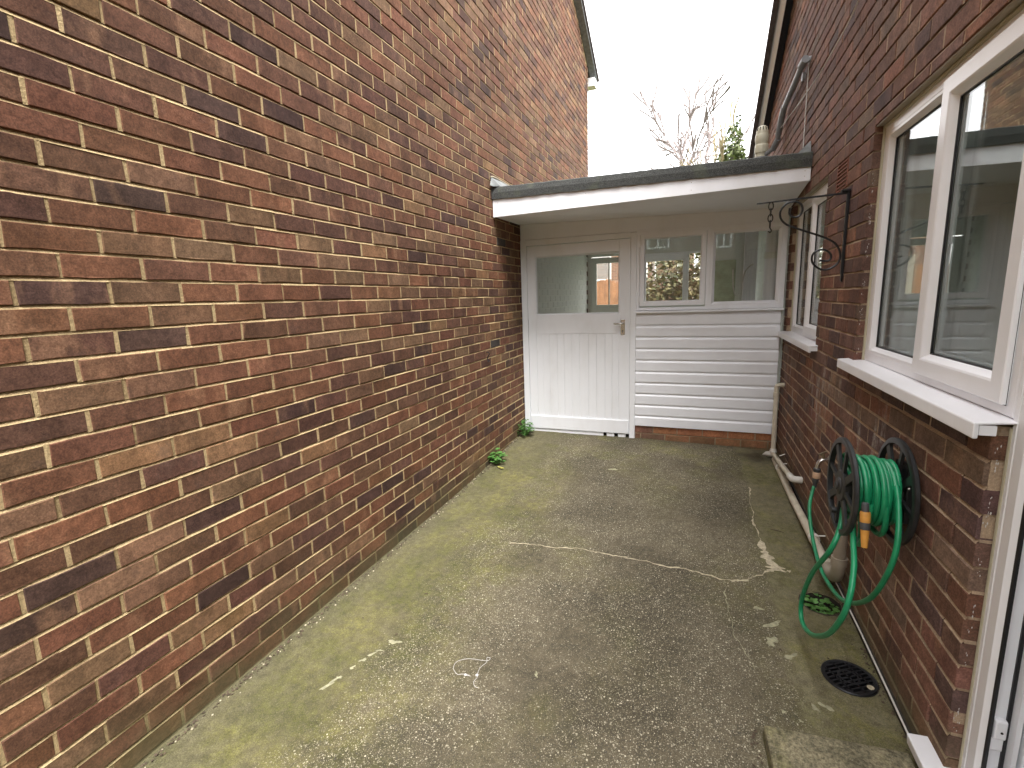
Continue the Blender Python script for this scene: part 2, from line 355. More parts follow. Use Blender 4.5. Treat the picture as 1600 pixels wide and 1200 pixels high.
class MB:
    def __init__(s): s.v = []; s.f = []
    def add(s, v, f):
        o = len(s.v); s.v.extend([tuple(map(float, q)) for q in v]); s.f.extend([tuple(i+o for i in q) for q in f]); return s
    def box(s, x0, x1, y0, y1, z0, z1):
        return s.hexa([(x0, y0, z0), (x1, y0, z0), (x1, y1, z0), (x0, y1, z0), (x0, y0, z1), (x1, y0, z1), (x1, y1, z1), (x0, y1, z1)])
    def hexa(s, p):
        return s.add(p, [(0, 3, 2, 1), (4, 5, 6, 7), (0, 1, 5, 4), (1, 2, 6, 5), (2, 3, 7, 6), (3, 0, 4, 7)])
    def tube(s, pts, r, n=10, closed=False, caps=True):
        P = [Vector(p) for p in pts]; k = len(P)
        rs = r if hasattr(r, '__len__') else [r]*k
        T = []
        for i in range(k):
            a = P[(i-1) % k] if (closed or i > 0) else P[i]; b = P[(i+1) % k] if (closed or i < k-1) else P[i]
            T.append((b-a).normalized())
        up = Vector((0, 0, 1)) if abs(T[0].z) < .9 else Vector((1, 0, 0))
        nrm = T[0].cross(up).normalized(); V = []
        for i in range(k):
            if i: 
                ax = T[i-1].cross(T[i])
                if ax.length > 1e-7:
                    nrm = Matrix.Rotation(T[i-1].angle(T[i]), 3, ax.normalized()) @ nrm
            bn = T[i].cross(nrm).normalized()
            for j in range(n):
                a = 2*math.pi*j/n; V.append(P[i] + rs[i]*(math.cos(a)*nrm + math.sin(a)*bn))
        F = []
        for i in range(k if closed else k-1):
            for j in range(n):
                a = i*n+j; b = i*n+(j+1) % n; i2 = (i+1) % k
                F.append((a, b, i2*n+(j+1) % n, i2*n+j))
        if caps and not closed:
            F.append(tuple(reversed(range(n)))); F.append(tuple((k-1)*n+j for j in range(n)))
        return s.add(V, F)
    def lathe(s, prof, org, axis, n=28, caps=True):
        """prof: (radius, distance along axis)"""
        A = Vector(axis).normalized(); up = Vector((0, 0, 1)) if abs(A.z) < .9 else Vector((1, 0, 0))
        u = A.cross(up).normalized(); w_ = A.cross(u).normalized(); O = Vector(org); V = []; F = []
        for r, h in prof:
            for j in range(n):
                a = 2*math.pi*j/n; V.append(O + A*h + r*(math.cos(a)*u + math.sin(a)*w_))
        k = len(prof)
        for i in range(k-1):
            for j in range(n): F.append((i*n+j, i*n+(j+1) % n, (i+1)*n+(j+1) % n, (i+1)*n+j))
        if caps: F.append(tuple(reversed(range(n)))); F.append(tuple((k-1)*n+j for j in range(n)))
        return s.add(V, F)
    def ring_frame(s, u0, u1, v0, v1, prof, fn):
        """mitred frame: prof = (inset, depth); fn(u, v, depth) -> xyz"""
        V = []; F = []
        for ins, d in prof:
            for u, v in ((u0+ins, v0+ins), (u1-ins, v0+ins), (u1-ins, v1-ins), (u0+ins, v1-ins)): V.append(fn(u, v, d))
        for i in range(len(prof)-1):
            for j in range(4): F.append((i*4+j, i*4+(j+1) % 4, (i+1)*4+(j+1) % 4, (i+1)*4+j))
        return s.add(V, F)
    def mesh(s, name, smooth=False, angle=40):
        me = bpy.data.meshes.new(name); me.from_pydata(s.v, [], s.f); me.update()
        if smooth:
            me.polygons.foreach_set('use_smooth', [True]*len(me.polygons)); me.set_sharp_from_angle(angle=math.radians(angle))
        return me
    def build(s, name, mat, parent=None, bevel=0, smooth=False, angle=40, fixn=False):
        me = s.mesh(name, smooth, angle)
        if fixn:
            import bmesh
            bm = bmesh.new(); bm.from_mesh(me); bmesh.ops.recalc_face_normals(bm, faces=bm.faces); bm.to_mesh(me); bm.free()
        o = link(name, me, mat, parent)
        if bevel:
            b = o.modifiers.new('bevel', 'BEVEL'); b.width = bevel; b.segments = 2; b.limit_method = 'ANGLE'; b.angle_limit = math.radians(35)
        return o
def bx(name, mat, parent, *a, bevel=.0025): return MB().box(*a).build(name, mat, parent, bevel)
def smooth_path(pts, n=8):
    """Catmull-Rom through the points"""
    P = [Vector(p) for p in pts]; out = []
    for i in range(len(P)-1):
        p0 = P[max(i-1, 0)]; p1 = P[i]; p2 = P[i+1]; p3 = P[min(i+2, len(P)-1)]
        for k in range(n):
            t = k/n
            out.append(.5*((2*p1) + (p2-p0)*t + (2*p0-5*p1+4*p2-p3)*t*t + (3*p1-p0-3*p2+p3)*t**3))
    out.append(P[-1]); return out

def screen(pt):
    d = np.array(pt)-CAM; w_ = d @ CF
    if w_ < .05: return None
    return 800+FPX*(d @ CR)/w_, 600-FPX*(d @ CU)/w_, w_

# ------------------------------------------------------------------ ground
def gz(x, y):
    a = -.09 + .035*min(max((y-1)/2.6, 0), 1)
    t = min(max((y-3.4)/1.36, 0), 1); t = t*t*(3-2*t)
    xr = min(max((x-1.2)/1.0, 0), 1)
    far = .0 - .035*xr
    z = a + (far-a)*t
    xs = min(max((x-1.9)/.3, 0), 1)
    return z - .012*xs*(1-t) + .004*math.sin(3.1*x+1.7*y)
GULLY = (2.287, 2.463, .083); GRATE = (2.283, 1.985, .092)
def make_yard():
    nx, ny = 84, 300; x0, x1, y0, y1 = -.004, 2.47, -3.0, 4.84
    xs = np.linspace(x0, x1, nx); ys = np.linspace(y0, y1, ny)
    V = [[x, y, gz(x, y)] for y in ys for x in xs]
    rr = np.random.default_rng(3)
    for v in V: v[2] += rr.normal(0, .0007)
    F = []
    used = set()
    for j in range(ny-1):
        for i in range(nx-1):
            q = (j*nx+i, j*nx+i+1, (j+1)*nx+i+1, (j+1)*nx+i)
            cx = sum(V[k][0] for k in q)/4; cy = sum(V[k][1] for k in q)/4
            hole = any((cx-h[0])**2+(cy-h[1])**2 < h[2]**2 for h in (GULLY, GRATE))
            if hole: used.update(q)
            else: F.append(q)
    keep = set(k for f in F for k in f)
    for k in used & keep:                                   # pull the rim on to the circle
        for h in (GULLY, GRATE):
            dx, dy = V[k][0]-h[0], V[k][1]-h[1]; d = math.hypot(dx, dy)
            if d < h[2]*1.5: V[k][0] = h[0]+dx/d*h[2]; V[k][1] = h[1]+dy/d*h[2]
    mb = MB(); mb.v = [tuple(v) for v in V]; mb.f = F
    return mb
yard = make_yard().build('concrete_yard', 'concrete', None, smooth=True, angle=60); tag(yard, kind='structure')
gm = MB()
gxs = [-700, -30, -.02, 2.48, 30, 700]; gys = [-700, -3.1, 4.9, 700]
for j in range(3):
    for i in range(5):
        if j == 1 and i == 2: continue
        gm.add([(gxs[i], gys[j], -.16), (gxs[i+1], gys[j], -.16), (gxs[i+1], gys[j+1], -.16), (gxs[i], gys[j+1], -.16)], [(0, 1, 2, 3)])
tag(gm.build('ground', 'grass', None), kind='structure')

def ground_strip(name, pts, wfn, mat, h=.004, parent=None, seed=0, sub=10, gated=True):
    r = random.Random(seed); P = smooth_path([(x, y, 0) for x, y in pts], sub); mb = MB(); V = []; F = []
    k = len(P); off = 0
    for i, p in enumerate(P):
        a = P[max(i-1, 0)]; b = P[min(i+1, k-1)]; t = (b-a).normalized(); nn = Vector((-t.y, t.x, 0))
        off = off*.75 + r.uniform(-.008, .008)
        gate = .5+.5*math.sin(i*.9+seed*2)+.6*math.sin(i*.37+seed)
        w_ = wfn(i/(k-1))*r.uniform(.25, 1.5)*(min(1, max(.08, gate)) if gated or i > k*.3 else 1)
        for s_ in (-1, -.4, .4, 1):
            q = p + nn*(off + s_*w_*.5); hh = h if abs(s_) < .5 else -.001
            V.append((q.x, q.y, gz(q.x, q.y)+hh))
    for i in range(k-1):
        for j in range(3): F.append((i*4+j, i*4+j+1, i*4+4+j+1, i*4+4+j))
    return mb.add(V, F).build(name, mat, parent)
ground_strip('crack_filler', [(.66, 2.535), (.9, 2.56), (1.139, 2.576), (1.36, 2.565)], lambda t: .009, 'dust', .003, yard, 1, 14)
ground_strip('crack_filler', [(1.34, 2.56), (1.57, 2.548), (1.72, 2.535), (1.874, 2.50), (1.98, 2.58), (2.126, 2.70), (2.2, 2.72)], lambda t: .008+.011*t, 'dust', .004, yard, 2, 14)
ground_strip('crack_filler', [(2.126, 2.69), (2.10, 2.90), (2.088, 3.13), (2.085, 3.4), (2.096, 3.82)], lambda t: .10*(1-t)**4+.013, 'dust', .004, yard, 3, 12, False)
ground_strip('crack_filler', [(1.87, 2.50), (1.86, 2.3), (1.88, 2.1), (1.95, 1.9)], lambda t: .007, 'lichen', .0015, yard, 4, 12)
def patch(name, x, y, rx, ry, rot, mat, seed, parent=yard, h=.003):
    r = random.Random(seed); V = [(x, y, gz(x, y)+h)]; n_ = 22; F = []
    ph = [r.uniform(0, 6.3) for _ in range(4)]
    for i in range(n_):
        a = 2*math.pi*i/n_; k = 1+.3*math.sin(2*a+ph[0])+.25*math.sin(3*a+ph[1])+.18*math.sin(5*a+ph[2])+r.uniform(-.12, .12)
        u, v_ = rx*k*math.cos(a), ry*k*math.sin(a); c_, s_ = math.cos(rot), math.sin(rot)
        px, py = x+u*c_-v_*s_, y+u*s_+v_*c_; V.append((px, py, gz(px, py)+.0003))
    for i in range(n_): F.append((0, 1+i, 1+(i+1) % n_))
    return MB().add(V, F).build(name, mat, parent, smooth=True, angle=80)
for i, (x, y, rx, ry, ro) in enumerate([(.47, 1.585, .026, .011, .5), (.44, 1.52, .013, .006, .3), (.42, 1.49, .022, .006, .8), (.405, 1.45, .018, .006, 1), (.39, 1.40, .014, .006, 1), (.36, 1.30, .035, .009, 1.2), (.375, 1.34, .01, .006, 0),
        (2.17, 1.80, .022, .010, -.6), (2.13, 1.78, .016, .009, -.5), (2.05, 2.22, .035, .016, .7), (2.03, 2.1, .03, .022, 1.2), (2.0, 2.32, .02, .012, .4), (2.02, 1.72, .008, .008, 0), (2.07, 1.70, .007, .006, 0), (1.13, 1.60, .016, .006, 2.1), (2.09, 2.03, .03, .012, .9), (1.07, 3.9, .03, .02, 0)]):
    patch('pale_patch', x, y, rx, ry, ro, 'lichen', i+50)

# ------------------------------------------------------------------ bricks
def brick_variant(seed, L=.215, H=.065, D=.06):
    r = random.Random(seed); a, b = L/2, H/2
    def jit(s_): return r.uniform(-s_, s_)
    ring = [(-a, -b), (-a*.36, -b), (a*.33, -b), (a, -b), (a, b), (a*.38, b), (-a*.35, b), (-a, b)]
    outer = [(x+jit(.0022), z+jit(.0018)) for x, z in ring]
    inner = []
    for x, z in outer:
        c_ = r.uniform(.0012, .003); inner.append((x-math.copysign(c_, x) if abs(x) > a*.8 else x, z-math.copysign(c_, z)))
    V = [(x, jit(.0008), z) for x, z in inner] + [(x, -r.uniform(.0015, .003), z) for x, z in outer] + [(x, -D, z) for x, z in outer]
    F = [tuple(range(8))[::-1]]
    for k in range(2):
        for j in range(8):
            F.append((k*8+j, k*8+(j+1) % 8, (k+1)*8+(j+1) % 8, (k+1)*8+j)[::-1] if False else (k*8+j, k*8+(j+1) % 8, (k+1)*8+(j+1) % 8, (k+1)*8+j))
    return V, F
VARS = [brick_variant(100+i) for i in range(14)]
def var_meshes(prefix, mat):
    out = []
    for V, F in VARS:
        me = bpy.data.meshes.new('brick'); me.from_pydata(V, [], F); me.update(); me.materials.append(mat); out.append(me)
    return out
VM = var_meshes('brick', M['brick_obj'])

PAL_L = [((.155, .069, .040), 7), ((.132, .065, .040), 6), ((.076, .042, .033), 2.3), ((.185, .106, .061), 2.6), ((.172, .078, .043), 5), ((.108, .053, .037), 4.2), ((.152, .085, .050), 2.8), ((.215, .120, .060), .9), ((.062, .050, .047), .08)]
PAL_R = [((.178, .088, .062), 5), ((.152, .086, .066), 5), ((.104, .062, .054), 2.6), ((.205, .098, .062), 3), ((.178, .114, .082), 2.2), ((.162, .084, .060), 3.5)]
def pick(pal):
    t = random.uniform(0, sum(w_ for _, w_ in pal))
    for c_, w_ in pal:
        t -= w_
        if t <= 0: break
    k = random.uniform(.85, 1.18)
    return tuple(min(1, x*k*random.uniform(.96, 1.04)) for x in c_)

def lay_bricks(parent, frame, ulo, uhi, vlo, vhi, v0, upos, pal, openings=(), top=None, jitter=.003, nmax=300, label_rest=None, colour=None, proud=0.0, joint_mat=None):
    """frame(u,v,w)->world ; rot = z rotation of the brick object (local +Y looks outward).  upos(row)->offset of a perpend."""
    fn, rot = frame
    items = []
    r0 = int(math.floor((vlo-v0)/.075)); r1 = int(math.ceil((vhi-v0)/.075))
    for r in range(r0, r1):
        zb = v0+r*.075+.005; zt = zb+.065
        if zt > vhi+.001 or zb < vlo-.001: continue
        st = upos(r) + math.floor((ulo-upos(r))/.225)*.225
        u = st
        wander = random.uniform(-.004, .004)
        edge = u+random.uniform(-.004, .004)
        while u < uhi:
            e2 = u+.225+random.uniform(-.005, .005)+wander*0
            segs = [(max(edge+.005, ulo), min(e2-.005, uhi))]
            for (a0, a1, b0, b1) in openings:
                if zt <= b0+.02 or zb >= b1-.02: continue
                ns = []
                for (s0, s1) in segs:
                    if s1 <= a0 or s0 >= a1: ns.append((s0, s1)); continue
                    if s0 < a0: ns.append((s0, a0))
                    if s1 > a1: ns.append((a1, s1))
                segs = ns
            for s0, s1 in segs:
                if s1-s0 < .03: continue
                mid = (s0+s1)/2
                if top is not None and zt > top(mid)-.02: continue
                items.append((mid, (zb+zt)/2, s1-s0, any(abs(s0-o_[1]) < .001 or abs(s1-o_[0]) < .001 for o_ in openings)))
            edge = e2; u += .225
    scored = []
    for it in items:
        p = fn(it[0], it[1], 0); s_ = screen(p); sc = 0
        if s_ and -60 < s_[0] < 1660 and -40 < s_[1] < 1240:
            pa = screen(fn(it[0]-it[2]/2, it[1], 0)); pb = screen(fn(it[0]+it[2]/2, it[1], 0))
            if pa and pb: sc = abs(pb[0]-pa[0])*(.065*FPX/s_[2])
        scored.append(sc)
    order = np.argsort(-np.array(scored)); chosen = set(int(i) for i in order[:nmax] if scored[int(i)] > 0)
    RV = []; RF = []; RC = []
    if joint_mat:
        jm = MB(); rj = random.Random(len(items))
        for (mu, mv, L, cut) in items:
            if colour and colour(mu, mv): continue
            zt = mv+.0325; a, b = mu-L/2-.006, mu+L/2+.006
            w0, w1 = -.0006+rj.uniform(-.0012, .0008), -.0085+rj.uniform(-.0015, .002)
            if cut: a, b = a+.006, b-.006
            jm.add([fn(a, zt-.0012, w0), fn(b, zt-.0012, w0), fn(b, zt+.0112, w1), fn(a, zt+.0112, w1)], [(0, 1, 2, 3)])
            if not cut:
                w2 = -.0022+rj.uniform(-.0012, .0014)
                jm.add([fn(mu+L/2-.002, mv-.034, w2), fn(mu+L/2+.012, mv-.034, w2), fn(mu+L/2+.012, mv+.034, w2), fn(mu+L/2-.002, mv+.034, w2)], [(0, 1, 2, 3)])
        jm.build('mortar_joints', joint_mat, parent)
    cr, sr = math.cos(rot), math.sin(rot)
    for i, (mu, mv, L, cut) in enumerate(items):
        col = (colour(mu, mv) if colour else None) or (pick(pal) + (random.uniform(.12, 1.0),))
        if cut and col[3] > 0:
            k_ = min(1.0, .085/(sum(col[:3])/3)); col = (col[0]*k_, col[1]*k_, col[2]*k_, random.uniform(.12, .26))
        vi = random.randrange(len(VARS)); w_ = proud+random.uniform(-.0016, .0016)
        wob = random.uniform(-.006, .006)
        p = fn(mu+0, mv+random.uniform(-.001, .001), w_); k = L/.215
        if i in chosen:
            o = bpy.data.objects.new('brick', VM[vi]); C.objects.link(o); o.parent = parent
            o.location = p; o.rotation_euler = (0, wob, rot); o.scale = (k, 1, 1); o.color = col
        else:
            base = len(RV)
            for (x, y, z) in VARS[vi][0]:
                x *= k; x, z = x+z*wob, z-x*wob
                RV.append((p[0]+x*cr-y*sr, p[1]+x*sr+y*cr, p[2]+z))
            for f in VARS[vi][1]: RF.append(tuple(base+q for q in f))
            RC.extend([col]*len(VARS[vi][0]))
    if RV:
        me = bpy.data.meshes.new('bricks'); me.from_pydata(RV, [], RF); me.update()
        ca = me.color_attributes.new('Col', 'FLOAT_COLOR', 'POINT'); ca.data.foreach_set('color', np.array(RC, dtype=np.float32).ravel())
        me.materials.append(M['brick_attr'])
        o = bpy.data.objects.new('bricks', me); C.objects.link(o); o.parent = parent; tag(o, kind='stuff')
    return items

# ------------------------------------------------------------------ left house
hl = thing('brick_house', 'tall brown brick gable wall of the house along the left side', 'house', (-2.5, 3.45, -.1))
L_END = 8.10; L_START = -1.3; L_RIDGE = 3.4
def topL(y): return 4.915 + .52*(L_END-y) if y > L_RIDGE else 4.915+.52*(L_END-L_RIDGE)-.52*(L_RIDGE-y)
def gable_mesh(x0, x1, y0, y1, yr, zb, top):
    mb = MB(); o = [(y0, zb), (y1, zb), (y1, top(y1)), (yr, top(yr)), (y0, top(y0))]
    V = [(x0, y, z) for y, z in o]+[(x1, y, z) for y, z in o]
    F = [(0, 1, 2, 3, 4), (9, 8, 7, 6, 5)]+[(i, (i+1) % 5, 5+(i+1) % 5, 5+i) for i in range(5)]
    return mb.add(V, F)
wall_L = gable_mesh(-5.0, -.0098, L_START, L_END-.005, L_RIDGE, -.3, topL).build('wall', 'mortar_L', hl, fixn=True)
INNER = (4.782, 7.99)
def colL(u, v):
    if INNER[0] < u < INNER[1] and v < 2.24: return (.80, .81, .78, 0.0)
    return None
fL = (lambda u, v, w_: (w_, u, v), -math.pi/2)
lay_bricks(wall_L, fL, -1.2, L_END, -.14, 7.6, 1.5-.075*24, lambda r: (.743 if r % 2 == 1 else .743+.1125), PAL_L, openings=[(4.772, 4.782, -1, 2.2)], top=topL, colour=colL, joint_mat='mortar_L')
bx('painted_lining', 'mortar_paint', wall_L, -.0042, -.0034, INNER[0], INNER[1], -.1, 2.24, bevel=0)
# verge, roof, eaves box of the left house
def slope_slab(name, mat, parent, x0, x1, ya, yb, fz, dz0, dz1, bevel=0):
    p = [(x0, ya, fz(ya)+dz0), (x1, ya, fz(ya)+dz0), (x1, yb, fz(yb)+dz0), (x0, yb, fz(yb)+dz0), (x0, ya, fz(ya)+dz1), (x1, ya, fz(ya)+dz1), (x1, yb, fz(yb)+dz1), (x0, yb, fz(yb)+dz1)]
    return MB().hexa(p).build(name, mat, parent, bevel)
roofL = slope_slab('roof', 'tile', hl, -5.2, .10, L_RIDGE, L_END+.30, topL, .03, .10)
slope_slab('roof', 'tile', hl, -5.2, .10, L_START-.3, L_RIDGE, topL, .03, .10)
slope_slab('verge_board', 'lead', roofL, -.003, .092, L_RIDGE, L_END+.28, topL, -.005, .028)
nt_ = 15
for i in range(nt_):                                          # verge tile ends stepping down the rake
    ya = L_RIDGE+.1+i*.33; 
    if ya > L_END+.2: break
    slope_slab('verge_tile', 'tile', roofL, .02, .115, ya, ya+.325, topL, .045+.0, .075, .003)
bx('eaves_box', 'barge', roofL, -.06, .088, L_END+.10, L_END+.27, topL(L_END+.27)-.13, topL(L_END+.27)-.006, bevel=.004)
hk = MB(); hk.tube(smooth_path([(0, 3.786, .955), (.02, 3.786, .955), (.028, 3.786, .94), (.02, 3.786, .925), (.012, 3.783, .90), (.022, 3.78, .875), (.03, 3.78, .89)], 6), .004, 8)
tag(hk.build('wall_hook', 'black_iron', None, smooth=True), 'small rusty dark hook fixed in the left brick wall near the door', 'hook')

# ------------------------------------------------------------------ right house
XR = 2.40
hr = thing('brick_house', 'dark brown brick house wall with white windows on the right', 'house', (4.5, 3.0, -.1))
R_S = .50
R_RIDGE = 2.2; R_END = 8.3; R_START = -1.6
def topR(y): return 3.60-R_S*(y-6) if y > R_RIDGE else 3.60-R_S*(R_RIDGE-6)-R_S*(R_RIDGE-y)
DOOR = (.62, 1.545, -.2, 2.105); W1 = (1.545, 2.735, 1.045, 2.105); W2 = (3.545, 4.665, 1.035, 2.08); AIR = (3.118, 3.335, 1.923, 2.073)
OPEN = [DOOR, W1, W2, AIR]
# mortar core of the wall as blocks around the openings
mb = MB()
xa, xb = XR+.0098, XR+.24
ycuts = sorted({R_START, .62, 1.545, 2.735, 3.118, 3.335, 3.545, 4.665, 8.3})
for a, b in zip(ycuts[:-1], ycuts[1:]):
    mid = (a+b)/2; spans = [(-.3, None)]
    for (a0, a1, b0, b1) in OPEN:
        if a0 < mid < a1 and (a0, a1, b0, b1) != AIR:
            spans = [(-.3, b0)] if b0 > 0 else []
            spans.append((b1, None))
    ea = a + (.005 if any(abs(a-o[1]) < 1e-6 for o in OPEN[:3]) else 0); eb = b - (.005 if any(abs(b-o[0]) < 1e-6 for o in OPEN[:3]) else 0)
    for z0, z1 in spans:
        ta, tb = (topR(ea), topR(eb)) if z1 is None else (z1-.004, z1-.004)
        zz = z0+(.004 if z0 > 0 else 0)
        mb.hexa([(xa, ea, zz), (xb, ea, zz), (xb, eb, zz), (xa, eb, zz), (xa, ea, ta), (xb, ea, ta), (xb, eb, tb), (xa, eb, tb)])
wall_R = mb.build('wall', 'mortar_R', hr)
fR = (lambda u, v, w_: (XR-w_, u, v), math.pi/2)
lay_bricks(wall_R, fR, R_START, R_END, -.18, 6.0, .048-.225, lambda r: (1.545 if r % 2 == 0 else 1.545+.1125), PAL_R, openings=OPEN+[(4.772, 4.782, -1, 2.2)], top=topR, colour=colL, joint_mat='mortar_R')
bx('painted_lining', 'mortar_paint', wall_R, XR+.0026, XR+.0034, INNER[0], INNER[1], -.1, 2.24, bevel=0)
# course of cut bricks over the window and door head
y_ = .62
while y_ < 2.72:
    L_ = min(.215, 2.735-y_-.004)
    if L_ > .04:
        o = bpy.data.objects.new('brick', VM[random.randrange(len(VM))]); C.objects.link(o); o.parent = wall_R
        o.location = fR[0](y_+L_/2, 2.1245, random.uniform(-.001, .001)); o.rotation_euler = (0, 0, math.pi/2); o.scale = (L_/.215, 1, .036/.065)
        o.color = pick(PAL_R)+(random.uniform(.12, .9),)
        MB().add([(XR+.002, y_+L_-.002, 2.106), (XR+.002, y_+L_+.012, 2.106), (XR+.002, y_+L_+.012, 2.144), (XR+.002, y_+L_-.002, 2.144)], [(0, 1, 2, 3)]).build('mortar_joint', 'mortar_R', wall_R)
    y_ += .225
MB().add([(XR+.0006, .62, 2.1415), (XR+.0006, 2.735, 2.1415), (XR+.008, 2.735, 2.154), (XR+.008, .62, 2.154)], [(0, 1, 2, 3)]).build('mortar_joint', 'mortar_R', wall_R)
# smooth cement plinth edge and white line at the foot of the right wall
slope = MB()
for i in range(24):
    y0 = 1.64+i*.11; y1 = y0+.11
    if y1 > 4.3: break
    za, zb_ = gz(2.38, y0), gz(2.38, y1)
    slope.hexa([(2.386, y0, za-.05), (2.402, y0, za-.05), (2.402, y1, zb_-.05), (2.386, y1, zb_-.05), (2.392, y0, za+.028), (2.4005, y0, za+.028), (2.4005, y1, zb_+.028), (2.392, y1, zb_+.028)])
slope.build('plinth_fillet', 'soil', wall_R)
# roof verge: soffit strip, barge and tile edge
roofR = slope_slab('roof', 'tile', hr, 2.25, 7.0, R_RIDGE, 8.6, topR, .03, .11)
slope_slab('roof', 'tile', hr, 2.25, 7.0, R_START-.3, R_RIDGE, topR, .03, .11)
MB().hexa([(2.334, R_RIDGE, topR(R_RIDGE)-.055), (2.3385, R_RIDGE, topR(R_RIDGE)-.055), (2.3385, 8.55, topR(8.55)-.055), (2.334, 8.55, topR(8.55)-.055), (2.287, R_RIDGE, topR(R_RIDGE)+.028), (2.3385, R_RIDGE, topR(R_RIDGE)+.028), (2.3385, 8.55, topR(8.55)+.028), (2.287, 8.55, topR(8.55)+.028)]).build('barge_board', 'barge', roofR)
slope_slab('black_strip', 'black_verge', roofR, 2.338, 2.399, R_RIDGE, 8.55, topR, -.002, .028)  # flat black strip between the barge and the wall
for i in range(20):
    ya = R_RIDGE+.05+i*.31
    slope_slab('verge_tile', 'tile', roofR, 2.242, 2.286, ya, ya+.305, topR, .002, .05+.01*random.random(), .003)
# air brick
ab = MB(); ab.box(XR+.012, XR+.05, 3.122, 3.331, 1.926, 2.070)
abo = ab.build('air_brick', 'air_brick', wall_R)
for a in ((3.122, 3.331, 1.926, 1.934), (3.122, 3.331, 2.062, 2.070)): bx('rim', 'air_brick', abo, XR-.001, XR+.02, *a, bevel=.001)
for a in ((3.122, 3.132), (3.321, 3.331)): bx('rim', 'air_brick', abo, XR-.0015, XR+.02, *a, 1.9345, 2.0615, bevel=.001)
for i in range(6):
    z = 1.943+i*.0197
    MB().hexa([(XR-.002, 3.1325, z), (XR+.016, 3.1325, z+.006), (XR+.016, 3.3205, z+.006), (XR-.002, 3.3205, z), (XR-.002, 3.1325, z+.008), (XR+.016, 3.1325, z+.015), (XR+.016, 3.3205, z+.015), (XR-.002, 3.3205, z+.008)]).build('louvre', 'air_brick', abo)
# white paint flecks left along the reveal corners
fk = MB(); rf = random.Random(77)
for (xc, yc, z0, z1, n_) in ((XR+.016, 1.5435, .12, 1.0, 90), (XR+.012, 2.7325, 1.09, 2.0, 110)):
    for i in range(n_):
        z = rf.uniform(z0, z1)
        if math.sin(z*41)+.6*math.sin(z*97+1) < -.1: continue
        x = xc+rf.gauss(0, .0028); a = rf.uniform(.0006, .0018); b = rf.uniform(.001, .006)
        fk.add([(x-a, yc, z), (x, yc-.0006, z-b), (x+a, yc, z+.001), (x, yc-.0006, z+b)], [(0, 1, 2, 3)])
fko = fk.build('paint_flecks', 'thread', wall_R); tag(fko, kind='stuff')
# white plaster reveals inside the openings
for k_, (ya, yb, za, zb_) in enumerate(((1.455, 1.5385, -.02, 2.10), (2.690, 2.7295, 1.05, 2.10), (4.62, 4.6595, 1.04, 2.075))):
    bx('plaster_reveal', 'plaster', hr, XR+.118, XR+.244, ya, yb, za, zb_, bevel=.003)
# rooms behind the windows
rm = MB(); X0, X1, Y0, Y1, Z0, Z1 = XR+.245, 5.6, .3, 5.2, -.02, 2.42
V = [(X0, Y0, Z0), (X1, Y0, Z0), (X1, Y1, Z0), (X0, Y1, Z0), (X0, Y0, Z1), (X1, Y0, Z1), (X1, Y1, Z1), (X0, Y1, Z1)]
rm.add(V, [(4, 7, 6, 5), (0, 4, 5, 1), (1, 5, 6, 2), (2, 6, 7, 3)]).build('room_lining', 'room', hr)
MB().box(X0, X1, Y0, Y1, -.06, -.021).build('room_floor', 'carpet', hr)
bx('room_partition', 'room', hr, 2.66, 5.6, 3.08, 3.18, -.02, 2.41, bevel=0)

# ---- uPVC windows on the right wall (glass faces -X)
XW = XR+.040
def fx(off=0.0): return lambda u, v, d: (XW+off+d, u, v)
FRAME = [(0, .07), (0, .003), (.003, 0), (.040, 0), (.046, .003), (.060, .022), (.060, .030)]
SASH = [(0, .03), (0, .003), (.003, 0), (.052, 0), (.058, .003), (.074, .022), (.074, .030)]
def glaze(parent, y0, y1, z0, z1, x, mat='glass', spacer=True):
    MB().ring_frame(y0, y1, z0, z1, [(0, -.002), (.0045, -.003), (.0045, .004)], lambda u, v, d: (x+d, u, v)).build('gasket', 'gasket', parent, fixn=False)
    p = MB().box(x+.0025, x+.0065, y0+.001, y1-.001, z0+.001, z1-.001).build('pane', mat, parent)
    if spacer:
        MB().ring_frame(y0, y1, z0, z1, [(.002, .009), (.011, .009), (.011, .024)], lambda u, v, d: (x+d, u, v)).build('spacer_bar', 'spacer', parent)
        MB().box(x+.025, x+.029, y0+.001, y1-.001, z0+.001, z1-.001).build('pane', mat, parent)
def upvc_window(y0, y1, z0, z1, mull, sash_far=False):
    w_ = MB().ring_frame(y0, y1, z0, z1, FRAME, fx()).build('window', 'upvc', hr)
    # mullion
    MB().hexa([(XW, mull-.03, z0+.04), (XW+.03, mull-.03, z0+.04), (XW+.03, mull+.03, z0+.04), (XW, mull+.03, z0+.04), (XW, mull-.03, z1-.04), (XW+.03, mull-.03, z1-.04), (XW+.03, mull+.03, z1-.04), (XW, mull+.03, z1-.04)]).build('mullion', 'upvc', w_, .003)
    # fixed light (far side)
    MB().ring_frame(mull+.012, y1-.035, z0+.035, z1-.035, [(0, .001), (.018, .001), (.032, .020), (.032, .03)], fx()).build('glazing_bead', 'upvc', w_)
    glaze(w_, mull+.044, y1-.067, z0+.067, z1-.067, XW+.024)
    # opening sash (near side), stands proud
    s_ = MB().ring_frame(y0+.030, mull+.006, z0+.030, z1-.030, SASH, fx(-.016)).build('sash', 'upvc', w_)
    MB().ring_frame(y0+.027, mull+.009, z0+.027, z1-.027, [(0, -.003), (.006, -.003), (.006, .0)], fx()).build('gasket', 'gasket', w_)
    glaze(w_, y0+.104, mull-.068, z0+.104, z1-.104, XW+.008)
    return w_
win1 = upvc_window(1.552, 2.727, 1.062, 2.095, 2.135)
win2 = upvc_window(3.552, 4.655, 1.05, 2.072, 4.08)
